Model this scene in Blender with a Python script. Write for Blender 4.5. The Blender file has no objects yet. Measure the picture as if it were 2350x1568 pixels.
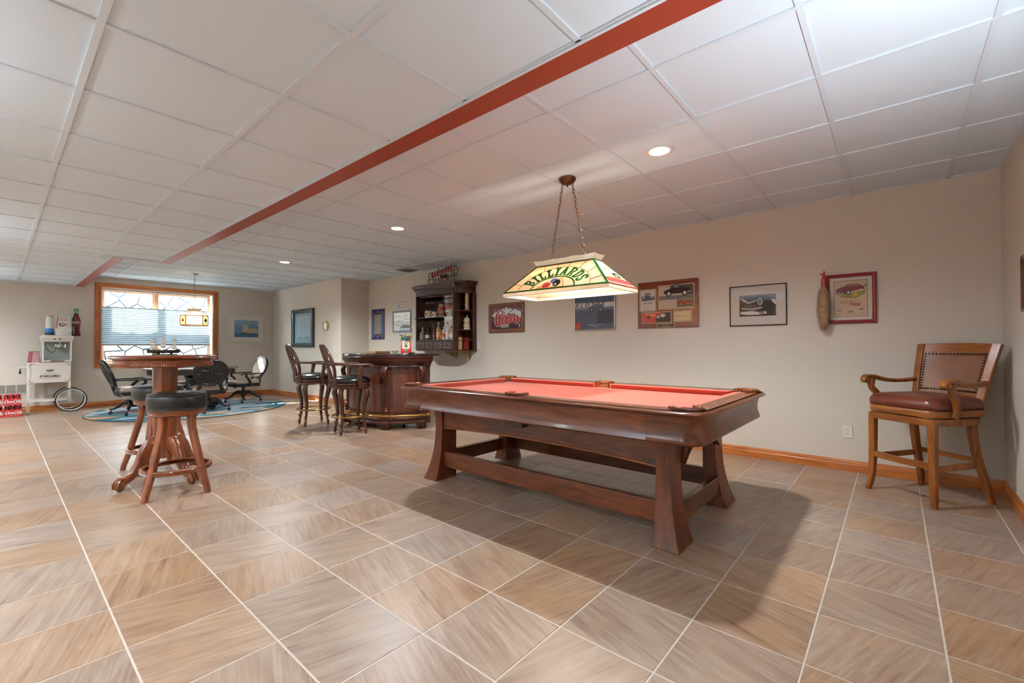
import bpy, bmesh, math, random
from mathutils import Vector, Matrix
S = bpy.context.scene
C = S.collection
PI = math.pi
random.seed(7)

# ---------------------------------------------------------------- camera
def _camera():
    yaw, pitch, roll = 0.7108, 0.0113, -0.0022
    c, s, cp, sp = math.cos(yaw), math.sin(yaw), math.cos(pitch), math.sin(pitch)
    fw = Vector((c*cp, s*cp, sp)); rt = Vector((s, -c, 0)); up = rt.cross(fw)
    cr, sr = math.cos(roll), math.sin(roll)
    r2 = rt*cr + up*sr; u2 = up*cr - rt*sr
    cam = bpy.data.cameras.new('camera'); o = bpy.data.objects.new('camera', cam); C.objects.link(o)
    m = Matrix((r2, u2, -fw)).transposed().to_4x4(); m.translation = (0, 0, 1.127)
    o.matrix_world = m
    cam.sensor_fit = 'HORIZONTAL'; cam.sensor_width = 36.0; cam.lens = 1020.3/2350*36
    cam.clip_start = 0.05; cam.clip_end = 200
    S.camera = o
_camera()

# ---------------------------------------------------------------- view, world, sun, large lights
S.view_settings.view_transform = 'Standard'; S.view_settings.look = 'None'
S.view_settings.gamma = 1.0; S.view_settings.use_curve_mapping = False
S.view_settings.exposure = 0.82
S.cycles.max_bounces = 5; S.cycles.diffuse_bounces = 3; S.cycles.glossy_bounces = 2
S.cycles.transmission_bounces = 4; S.cycles.transparent_max_bounces = 8
S.cycles.sample_clamp_indirect = 6.0
S.cycles.caustics_reflective = False; S.cycles.caustics_refractive = False
S.cycles.use_denoising = True
S.cycles.adaptive_threshold = 0.04

W = bpy.data.worlds.new('sky'); S.world = W; W.use_nodes = True
_bg = W.node_tree.nodes['Background']; _bg.inputs[0].default_value = (0.80, 0.90, 1.0, 1); _bg.inputs[1].default_value = 42.0

def light(name, kind, loc, energy, color=(1, 1, 1), parent=None, **kw):
    l = bpy.data.lights.new(name, kind); l.energy = energy; l.color = color
    for k, v in kw.items():
        if k not in ('rot',): setattr(l, k, v)
    o = bpy.data.objects.new(name, l); C.objects.link(o); o.location = loc
    if 'rot' in kw: o.rotation_euler = kw['rot']
    if parent: o.parent = parent
    return o
# sun falling steeply into the window well from beyond the far wall
def aim(d):
    return Vector(d).to_track_quat('-Z', 'Y').to_euler()
light('sun', 'SUN', (2, 16, 8), 55.0, (1, .97, .92), angle=0.01, rot=aim((0.55, -1.0, -0.86)))

# ---------------------------------------------------------------- materials
def lin(c):
    def f(x):
        x /= 255.0
        return x/12.92 if x <= .04045 else ((x+.055)/1.055)**2.4
    return (f(c[0]), f(c[1]), f(c[2]), 1.0)
_M = {}
def mat(name, col, rough=.5, metal=0., spec=.5, coat=0., coat_r=.05, bump=0., bscale=60., vary=0., vscale=6., trans=0., emit=None, estr=0., sheen=0., alpha=1.):
    if name in _M: return _M[name]
    m = bpy.data.materials.new(name); m.use_nodes = True; _M[name] = m
    nt = m.node_tree; b = nt.nodes['Principled BSDF']
    b.inputs['Base Color'].default_value = lin(col); b.inputs['Roughness'].default_value = rough
    b.inputs['Metallic'].default_value = metal; b.inputs['Specular IOR Level'].default_value = spec
    b.inputs['Coat Weight'].default_value = coat; b.inputs['Coat Roughness'].default_value = coat_r
    b.inputs['Transmission Weight'].default_value = trans; b.inputs['Sheen Weight'].default_value = sheen
    if emit: b.inputs['Emission Color'].default_value = lin(emit); b.inputs['Emission Strength'].default_value = estr
    tc = nt.nodes.new('ShaderNodeTexCoord')
    if vary:
        n = nt.nodes.new('ShaderNodeTexNoise'); n.inputs['Scale'].default_value = vscale; n.inputs['Detail'].default_value = 5
        nt.links.new(tc.outputs['Object'], n.inputs['Vector'])
        r = nt.nodes.new('ShaderNodeValToRGB'); c0 = lin(col)
        r.color_ramp.elements[0].position = .3; r.color_ramp.elements[1].position = .7
        r.color_ramp.elements[0].color = tuple(x*(1-vary) for x in c0[:3]) + (1,)
        r.color_ramp.elements[1].color = tuple(min(1, x*(1+vary)) for x in c0[:3]) + (1,)
        nt.links.new(n.outputs['Fac'], r.inputs[0]); nt.links.new(r.outputs[0], b.inputs['Base Color'])
    if bump:
        n = nt.nodes.new('ShaderNodeTexNoise'); n.inputs['Scale'].default_value = bscale; n.inputs['Detail'].default_value = 4
        nt.links.new(tc.outputs['Object'], n.inputs['Vector'])
        bp = nt.nodes.new('ShaderNodeBump'); bp.inputs['Strength'].default_value = bump; bp.inputs['Distance'].default_value = .01
        nt.links.new(n.outputs['Fac'], bp.inputs['Height']); nt.links.new(bp.outputs[0], b.inputs['Normal'])
    return m
def wood(name, dark, light_, axis='x', scale=7., rough=.32, coat=.25, ratio=9.):
    if name in _M: return _M[name]
    m = mat(name, dark, rough, coat=coat, coat_r=.12); nt = m.node_tree; b = nt.nodes['Principled BSDF']
    tc = nt.nodes.new('ShaderNodeTexCoord'); mp = nt.nodes.new('ShaderNodeMapping')
    sc = [ratio, ratio, ratio]; sc['xyz'.index(axis)] = 1.0; mp.inputs['Scale'].default_value = sc
    nt.links.new(tc.outputs['Object'], mp.inputs['Vector'])
    n1 = nt.nodes.new('ShaderNodeTexNoise'); n1.inputs['Scale'].default_value = scale*.45; n1.inputs['Detail'].default_value = 4; n1.inputs['Distortion'].default_value = .8
    n2 = nt.nodes.new('ShaderNodeTexNoise'); n2.inputs['Scale'].default_value = scale*2.2; n2.inputs['Detail'].default_value = 2
    nt.links.new(mp.outputs[0], n1.inputs['Vector']); nt.links.new(mp.outputs[0], n2.inputs['Vector'])
    ad = nt.nodes.new('ShaderNodeMath'); ad.operation = 'MULTIPLY_ADD'; ad.inputs[1].default_value = .35
    nt.links.new(n2.outputs['Fac'], ad.inputs[0]); nt.links.new(n1.outputs['Fac'], ad.inputs[2])
    r = nt.nodes.new('ShaderNodeValToRGB'); r.color_ramp.elements[0].position = .45; r.color_ramp.elements[1].position = .88
    r.color_ramp.elements[0].color = lin(dark); r.color_ramp.elements[1].color = lin(light_)
    nt.links.new(ad.outputs[0], r.inputs[0]); nt.links.new(r.outputs[0], b.inputs['Base Color'])
    return m
def glass(name='clear_glass', tint=(245, 250, 250), refl=.9):
    if name in _M: return _M[name]
    m = bpy.data.materials.new(name); m.use_nodes = True; _M[name] = m; nt = m.node_tree
    nt.nodes.remove(nt.nodes['Principled BSDF'])
    t = nt.nodes.new('ShaderNodeBsdfTransparent'); t.inputs[0].default_value = lin(tint)
    g = nt.nodes.new('ShaderNodeBsdfGlossy'); g.inputs['Roughness'].default_value = .02
    f = nt.nodes.new('ShaderNodeLayerWeight'); f.inputs[0].default_value = .5      # the same from both faces of a thin pane
    pw = nt.nodes.new('ShaderNodeMath'); pw.operation = 'POWER'; pw.inputs[1].default_value = 5.0; nt.links.new(f.outputs['Facing'], pw.inputs[0])
    mu = nt.nodes.new('ShaderNodeMath'); mu.operation = 'MULTIPLY_ADD'; mu.inputs[1].default_value = .8*refl; mu.inputs[2].default_value = .035*refl
    nt.links.new(pw.outputs[0], mu.inputs[0])
    x = nt.nodes.new('ShaderNodeMixShader'); nt.links.new(mu.outputs[0], x.inputs[0]); nt.links.new(t.outputs[0], x.inputs[1]); nt.links.new(g.outputs[0], x.inputs[2])
    nt.links.new(x.outputs[0], nt.nodes['Material Output'].inputs[0])
    return m
def lampglass(name, col, tr=.75, mottle=.12, diffuse=1.0):
    """stained glass: scatters the light that comes from the other side"""
    if name in _M: return _M[name]
    m = bpy.data.materials.new(name); m.use_nodes = True; _M[name] = m; nt = m.node_tree
    nt.nodes.remove(nt.nodes['Principled BSDF'])
    tc = nt.nodes.new('ShaderNodeTexCoord'); n = nt.nodes.new('ShaderNodeTexNoise'); n.inputs['Scale'].default_value = 14; n.inputs['Detail'].default_value = 4
    nt.links.new(tc.outputs['Object'], n.inputs['Vector'])
    r = nt.nodes.new('ShaderNodeValToRGB'); c0 = lin(col)
    r.color_ramp.elements[0].position = .3; r.color_ramp.elements[1].position = .7
    r.color_ramp.elements[0].color = tuple(x*(1-mottle) for x in c0[:3]) + (1,); r.color_ramp.elements[1].color = c0
    nt.links.new(n.outputs['Fac'], r.inputs[0])
    d = nt.nodes.new('ShaderNodeBsdfDiffuse'); t = nt.nodes.new('ShaderNodeBsdfTranslucent'); g = nt.nodes.new('ShaderNodeBsdfGlossy'); g.inputs['Roughness'].default_value = .15
    nt.links.new(r.outputs[0], d.inputs[0]); nt.links.new(r.outputs[0], t.inputs[0])
    x = nt.nodes.new('ShaderNodeMixShader'); x.inputs[0].default_value = tr
    nt.links.new(d.outputs[0], x.inputs[1]); nt.links.new(t.outputs[0], x.inputs[2])
    y = nt.nodes.new('ShaderNodeMixShader'); y.inputs[0].default_value = .05
    nt.links.new(x.outputs[0], y.inputs[1]); nt.links.new(g.outputs[0], y.inputs[2])
    nt.links.new(y.outputs[0], nt.nodes['Material Output'].inputs[0])
    return m
def flat(col, rough=.55):
    return mat('print_%02x%02x%02x' % tuple(int(c) for c in col), col, rough, spec=.3)

# ---------------------------------------------------------------- mesh builder
def catmull(pts, n=6):
    P = [Vector(p) for p in pts]; out = []
    for i in range(len(P)-1):
        a = P[i-1] if i else P[0]*2-P[1]; b, c = P[i], P[i+1]; d = P[i+2] if i+2 < len(P) else P[-1]*2-P[-2]
        for k in range(n):
            t = k/n
            out.append(.5*((2*b)+(c-a)*t+(2*a-5*b+4*c-d)*t*t+(3*b-a-3*c+d)*t**3))
    out.append(P[-1]); return out
def lerp_list(v, m):
    """resample a list of numbers to m values"""
    out = []
    for i in range(m):
        t = i/(m-1)*(len(v)-1); k = min(int(t), len(v)-2); out.append(v[k]+(v[k+1]-v[k])*(t-k))
    return out
class MB:
    def __init__(s): s.v = []; s.f = []; s.mi = []; s.M = Matrix.Identity(4); s.cur = 0
    def add(s, vs, fs):
        o = len(s.v); s.v += [tuple(s.M @ Vector(p)) for p in vs]
        for f in fs: s.f.append(tuple(i+o for i in f)); s.mi.append(s.cur)
        return s
    def at(s, M=None): s.M = M if M is not None else Matrix.Identity(4); return s
    def box(s, x0, x1, y0, y1, z0, z1):
        return s.add([(x0,y0,z0),(x1,y0,z0),(x1,y1,z0),(x0,y1,z0),(x0,y0,z1),(x1,y0,z1),(x1,y1,z1),(x0,y1,z1)],
                     [(0,3,2,1),(4,5,6,7),(0,1,5,4),(1,2,6,5),(2,3,7,6),(3,0,4,7)])
    def loft(s, rings, cap=True, closed=False):
        n = len(rings[0]); m = len(rings); vs = [p for r in rings for p in r]; fs = []
        for i in range(m if closed else m-1):
            a, b = i*n, ((i+1) % m)*n
            for k in range(n):
                k2 = (k+1) % n; fs.append((a+k, a+k2, b+k2, b+k))
        if cap and not closed: fs.append(tuple(range(n-1, -1, -1))); fs.append(tuple(range((m-1)*n, m*n)))
        return s.add(vs, fs)
    def lathe(s, prof, n=24, c=(0, 0, 0), a0=0., a1=2*PI, cap=True):
        full = abs(a1-a0-2*PI) < 1e-6; k = n if full else n+1
        rings = [[(c[0]+r*math.cos(a0+(a1-a0)*i/n), c[1]+r*math.sin(a0+(a1-a0)*i/n), c[2]+z) for i in range(k)] for r, z in prof]
        if full: return s.loft(rings, cap)
        vs = [p for r in rings for p in r]; fs = []
        for i in range(len(rings)-1):
            for j in range(k-1): fs.append((i*k+j, i*k+j+1, (i+1)*k+j+1, (i+1)*k+j))
        return s.add(vs, fs)
    def cyl(s, p0, p1, r0, r1=None, n=12):
        return s.tube([p0, p1], [r0, r0 if r1 is None else r1], n)
    def tube(s, pts, r, n=8, closed=False, cap=True):
        P = [Vector(p) for p in pts]; m = len(P); R = r if isinstance(r, (list, tuple)) else [r]*m
        if len(R) != m: R = lerp_list(R, m)
        T = []
        for i in range(m):
            if closed: t = P[(i+1) % m]-P[i-1]
            else: t = P[min(i+1, m-1)]-P[max(i-1, 0)]
            T.append(t.normalized() if t.length > 1e-9 else Vector((0, 0, 1)))
        u = T[0].orthogonal().normalized(); rings = []
        for i in range(m):
            u = (u-T[i]*u.dot(T[i])); u = u.normalized() if u.length > 1e-6 else T[i].orthogonal().normalized()
            w = T[i].cross(u)
            rings.append([tuple(P[i]+(u*math.cos(2*PI*k/n)+w*math.sin(2*PI*k/n))*R[i]) for k in range(n)])
        return s.loft(rings, cap, closed)
    def bar(s, pts, w, d, side=(0, 1, 0), ch=0.):
        """rectangular section along a path; w along `side`, d across"""
        P = [Vector(p) for p in pts]; m = len(P); sd = Vector(side).normalized()
        Wd = lerp_list(w, m) if isinstance(w, (list, tuple)) else [w]*m
        Dd = lerp_list(d, m) if isinstance(d, (list, tuple)) else [d]*m
        rings = []
        for i in range(m):
            t = (P[min(i+1, m-1)]-P[max(i-1, 0)]).normalized(); o = t.cross(sd).normalized(); q = o.cross(t).normalized()
            a, b = q*Wd[i]/2, o*Dd[i]/2
            if ch:
                ca, cb = 1-ch*2/Wd[i], 1-ch*2/Dd[i]
                rings.append([tuple(P[i]+x) for x in (a*ca+b, a+b*cb, a-b*cb, a*ca-b, -a*ca-b, -a-b*cb, -a+b*cb, -a*ca+b)])
            else: rings.append([tuple(P[i]+x) for x in (a+b, a-b, -a-b, -a+b)])
        return s.loft(rings)
    def sweep(s, prof, path, closed=False):
        """moulding: profile (outward, up) along a level path; outward is to the right of travel"""
        P = [Vector(p) for p in path]; m = len(P); rings = []
        for i in range(m):
            a = (P[i]-P[i-1]) if (closed or i) else None; b = (P[(i+1) % m]-P[i]) if (closed or i < m-1) else None
            ns = [Vector((d.y, -d.x, 0)).normalized() for d in (a, b) if d is not None]
            n = sum(ns, Vector()); n.normalize(); k = 1/max(.3, n.dot(ns[0]))
            rings.append([tuple(P[i]+n*k*x+Vector((0, 0, z))) for x, z in prof])
        return s.loft(rings, True, closed)
    def prism(s, poly, z0, z1):
        n = len(poly); vs = [(x, y, z0) for x, y in poly]+[(x, y, z1) for x, y in poly]
        fs = [tuple(range(n-1, -1, -1)), tuple(range(n, 2*n))]+[(i, (i+1) % n, n+(i+1) % n, n+i) for i in range(n)]
        return s.add(vs, fs)
    def ring(s, outer, inner, z0, z1):
        """flat plate with a hole; outer and inner have the same count"""
        n = len(outer); vs = [(x, y, z0) for x, y in outer]+[(x, y, z0) for x, y in inner]+[(x, y, z1) for x, y in outer]+[(x, y, z1) for x, y in inner]; fs = []
        for i in range(n):
            j = (i+1) % n
            fs += [(i, n+i, n+j, j), (2*n+i, 2*n+j, 3*n+j, 3*n+i), (i, j, 2*n+j, 2*n+i), (n+i, 3*n+i, 3*n+j, n+j)]
        return s.add(vs, fs)
    def sphere(s, c, r, n=12, sx=1, sy=1, sz=1):
        m = max(4, n//2)
        prof = [(r*math.sin(PI*i/m), -r*math.cos(PI*i/m)) for i in range(m+1)]
        vs = [(c[0], c[1], c[2]-r*sz)]; fs = []
        for i in range(1, m):
            for k in range(n): vs.append((c[0]+prof[i][0]*sx*math.cos(2*PI*k/n), c[1]+prof[i][0]*sy*math.sin(2*PI*k/n), c[2]+prof[i][1]*sz))
        vs.append((c[0], c[1], c[2]+r*sz)); L = len(vs)-1
        for k in range(n):
            fs.append((0, 1+(k+1) % n, 1+k)); fs.append((L, 1+(m-2)*n+k, 1+(m-2)*n+(k+1) % n))
            for i in range(m-2): a = 1+i*n; b = a+n; fs.append((a+k, a+(k+1) % n, b+(k+1) % n, b+k))
        return s.add(vs, fs)
    def torus(s, c, R, r, n=24, m=8, axis='z', sx=1, sy=1):
        pts = []
        for i in range(n):
            a = 2*PI*i/n; x, y = R*sx*math.cos(a), R*sy*math.sin(a)
            pts.append((c[0]+x, c[1]+y, c[2]) if axis == 'z' else (c[0]+x, c[1], c[2]+y) if axis == 'y' else (c[0], c[1]+x, c[2]+y))
        return s.tube(pts, r, m, closed=True)
    def mesh(s, name, mats, smooth=38):
        me = bpy.data.meshes.new(name); me.from_pydata(s.v, [], s.f)
        mats = mats if isinstance(mats, (list, tuple)) else [mats]
        for m in mats: me.materials.append(m)
        if len(mats) > 1: me.polygons.foreach_set('material_index', s.mi)
        bm = bmesh.new(); bm.from_mesh(me); bmesh.ops.recalc_face_normals(bm, faces=bm.faces); bm.to_mesh(me); bm.free()
        if smooth: me.shade_smooth(); me.set_sharp_from_angle(angle=math.radians(smooth))
        me.update(); return me
    def obj(s, name, mats, parent=None, smooth=38, bevel=0., label=None, kind=None, recalc=True):
        o = bpy.data.objects.new(name, s.mesh(name, mats, smooth)); C.objects.link(o)
        if parent: o.parent = parent
        if bevel:
            b = o.modifiers.new('bevel', 'BEVEL'); b.width = bevel; b.segments = 2; b.limit_method = 'ANGLE'; b.angle_limit = math.radians(40)
        if label: o['label'] = label
        if kind: o['kind'] = kind
        return o
def tag(o, label, cat, group=None):
    o['label'] = label; o['category'] = cat
    if group: o['group'] = group
    return o
def thing(name, label, cat, loc=(0, 0, 0), rz=0., group=None):
    o = bpy.data.objects.new(name, None); C.objects.link(o); o.location = loc; o.rotation_euler = (0, 0, rz)
    o.empty_display_size = .1
    return tag(o, label, cat, group)
def struct(o): o['kind'] = 'structure'; return o
def dup(root, loc, rz=None, label=None, group=None):
    r = root.copy(); C.objects.link(r); r.location = loc
    if rz is not None: r.rotation_euler = (0, 0, rz)
    if label: r['label'] = label
    if group: r['group'] = group
    for ch in list(root.children):
        c = ch.copy(); C.objects.link(c); c.parent = r
        for g in list(ch.children):
            d = g.copy(); C.objects.link(d); d.parent = c
    return r
def inst(o, parent, loc=None, rot=None, name=None):
    c = o.copy(); C.objects.link(c); c.parent = parent
    if loc is not None: c.location = loc
    if rot is not None: c.rotation_euler = rot
    return c
def T(x, y, z): return Matrix.Translation((x, y, z))
def Rz(a): return Matrix.Rotation(a, 4, 'Z')
def Rx(a): return Matrix.Rotation(a, 4, 'X')
def Ry(a): return Matrix.Rotation(a, 4, 'Y')
def ell(cx, cy, rx, ry, n=20, a0=0., a1=2*PI): return [(cx+rx*math.cos(a0+(a1-a0)*i/n), cy+ry*math.sin(a0+(a1-a0)*i/n)) for i in range(n)]
def rrect(x0, x1, y0, y1, r, n=5):
    out = []
    for cx, cy, a in ((x1-r, y1-r, 0), (x0+r, y1-r, PI/2), (x0+r, y0+r, PI), (x1-r, y0+r, 1.5*PI)):
        for i in range(n+1): t = a+PI/2*i/n; out.append((cx+r*math.cos(t), cy+r*math.sin(t)))
    return out

# ---------------------------------------------------------------- flat print (posters, labels, lettering)
_tcache = {}
def text_tris(txt, bold=0.):
    """outline lettering as flat triangles, 1 unit = letter size"""
    k = (txt, bold)
    if k in _tcache: return _tcache[k]
    cu = bpy.data.curves.new('lettering_tmp', 'FONT'); cu.body = txt; cu.size = 1; cu.resolution_u = 3; cu.offset = bold
    o = bpy.data.objects.new('lettering_tmp', cu); C.objects.link(o)
    dg = bpy.context.evaluated_depsgraph_get(); me = o.evaluated_get(dg).to_mesh()
    vs = [(v.co.x, v.co.y) for v in me.vertices]; fs = [tuple(p.vertices) for p in me.polygons]
    o.evaluated_get(dg).to_mesh_clear(); bpy.data.objects.remove(o); bpy.data.curves.remove(cu)
    _tcache[k] = (vs, fs); return vs, fs
class Art:
    """flat coloured shapes in a w x h rectangle (origin bottom left), stacked a hair apart"""
    def __init__(s): s.mb = MB(); s.cols = []; s.z = 0.
    def _c(s, col):
        col = tuple(col)
        if col not in s.cols: s.cols.append(col)
        s.mb.cur = s.cols.index(col); s.z += .00012
    def poly(s, col, pts): s._c(col); s.mb.add([(x, y, s.z) for x, y in pts], [tuple(range(len(pts)))]); return s
    def rect(s, col, x0, x1, y0, y1): return s.poly(col, [(x0, y0), (x1, y0), (x1, y1), (x0, y1)])
    def ell(s, col, cx, cy, rx, ry=None, n=18): return s.poly(col, ell(cx, cy, rx, ry or rx, n))
    def line(s, col, pts, w):
        s._c(col); P = [Vector((x, y)) for x, y in pts]; m = len(P)
        Wd = lerp_list(w, m) if isinstance(w, (list, tuple)) else [w]*m; vs = []; fs = []
        for i in range(m):
            t = (P[min(i+1, m-1)]-P[max(i-1, 0)]); t = t.normalized() if t.length > 1e-9 else Vector((1, 0)); n = Vector((-t.y, t.x))*Wd[i]/2
            vs += [(P[i].x+n.x, P[i].y+n.y, s.z), (P[i].x-n.x, P[i].y-n.y, s.z)]
        for i in range(m-1): fs.append((2*i, 2*i+1, 2*i+3, 2*i+2))
        s.mb.add(vs, fs); return s
    def text(s, col, txt, cx, cy, size, width=None, shear=0., bold=0.02):
        vs, fs = text_tris(txt, bold); s._c(col)
        xs = [v[0] for v in vs]; ys = [v[1] for v in vs]; wx = max(xs)-min(xs); k = (width/wx) if width else size
        mx, my = (max(xs)+min(xs))/2, (max(ys)+min(ys))/2
        s.mb.add([(cx+(x-mx)*k+(y-my)*size*shear, cy+(y-my)*size, s.z) for x, y in vs], fs); return s
    def script(s, col, word, x, y, h, w=.12, slant=.35, sx=.8):
        for st, ws in script_strokes(word):
            s.line(col, [(x+(px*sx+py*slant)*h, y+py*h) for px, py in st], [q*h*w for q in ws])
        return s
    def obj(s, name, parent, M, rough=.5, label=None):
        o = s.mb.obj(name, [flat(c, rough) for c in s.cols], parent, smooth=0, label=label)
        o.matrix_local = M; return o
def script_strokes(word):
    """cursive brush letters as centre lines with widths; x-height .55, caps 1"""
    out = []; x = 0.
    def arc(cx, cy, rx, ry, a0, a1, n=12): return [(cx+rx*math.cos(math.radians(a0+(a1-a0)*i/n)), cy+ry*math.sin(math.radians(a0+(a1-a0)*i/n))) for i in range(n+1)]
    for ch in word:
        def put(pts, ws): out.append(([(x+a, b) for a, b in pts], lerp_list(ws, len(pts))))
        if ch == 'C': put(arc(.42, .45, .42, .55, 50, 320, 18), [.7, .5, 1.6, 2.0, 1.2, .5]); put(arc(.62, .78, .14, .17, 90, -150, 8), [.6, 1., .6]); x += .82
        elif ch == 'o': put(arc(.26, .27, .25, .29, 80, 440, 16), [.6, 1.7, 1.4, .5, 1., .6]); put([(.3, .55), (.5, .5), (.62, .42)], [.5, .5, .5]); x += .56
        elif ch == 'c': put(arc(.28, .27, .26, .29, 50, 310, 12), [.7, .8, 1.7, 1.2, .5]); x += .5
        elif ch == 'a': put(arc(.25, .26, .24, .28, 60, 420, 14), [.6, 1.5, 1.3, .5]); put([(.5, .55), (.48, .25), (.5, .05), (.62, .02), (.72, .12)], [1.4, 1.5, 1.2, .7, .4]); x += .66
        elif ch == 'l': put([(.02, .1), (.18, .5), (.3, .9), (.22, 1.02), (.14, .9), (.14, .3), (.2, .03), (.36, .08)], [.4, .5, .6, .8, 1.6, 1.6, 1., .4]); x += .36
        elif ch == 'r': put([(.05, .1), (.18, .62), (.25, .5), (.45, .55), (.4, .3), (.42, .08), (.55, .05)], [.5, .8, .7, 1.2, 1.6, 1., .4]); x += .5
        elif ch == 's': put([(.02, .1), (.25, .62), (.3, .4), (.42, .2), (.3, .0), (.1, .04)], [.4, .6, 1.2, 1.6, 1., .5]); x += .46
        elif ch == '-': put([(.02, .3), (.25, .34)], [1., 1.]); x += .28
        elif ch == 'M': put([(0, -.05), (.2, .95), (.38, .3), (.62, .95), (.68, .2), (.8, .02)], [.6, 1., 1.6, .8, 1.6, .5]); x += .82
        elif ch == 'e': put(arc(.22, .27, .2, .28, -10, 300, 12), [.4, .8, 1.4, 1.2, .4]); x += .42
        elif ch == 'u': put([(.02, .5), (.06, .12), (.18, .02), (.32, .2), (.38, .52), (.36, .15), (.46, .02), (.56, .12)], [.6, 1.4, .9, .5, .9, 1.4, .8, .4]); x += .54
        elif ch == 'y': put([(.02, .5), (.08, .15), (.2, .05), (.34, .25), (.4, .52), (.34, 0), (.2, -.4), (.02, -.38)], [.6, 1.3, .8, .5, .9, 1.4, 1.1, .6]); x += .46
        else: x += .3
    return out
# ================================================================ THE ROOM
XR, XW, YW, YB, YF, XL = 5.013, 4.407, 11.482, 8.206, -0.626, -3.2
ZH, ZS = 2.4805, 2.265
WALL = mat('wall_paint', (220, 210, 197), .75, spec=.25)
OAK = wood('honey_oak', (163, 84, 34), (206, 128, 62), 'x', 5, .35, .3)
OAKY = wood('honey_oak_y', (163, 84, 34), (206, 128, 62), 'y', 5, .35, .3)
OAKZ = wood('honey_oak_z', (150, 78, 34), (190, 112, 56), 'z', 5, .35, .3)
WHITE = mat('white_paint', (236, 234, 230), .45)
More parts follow.
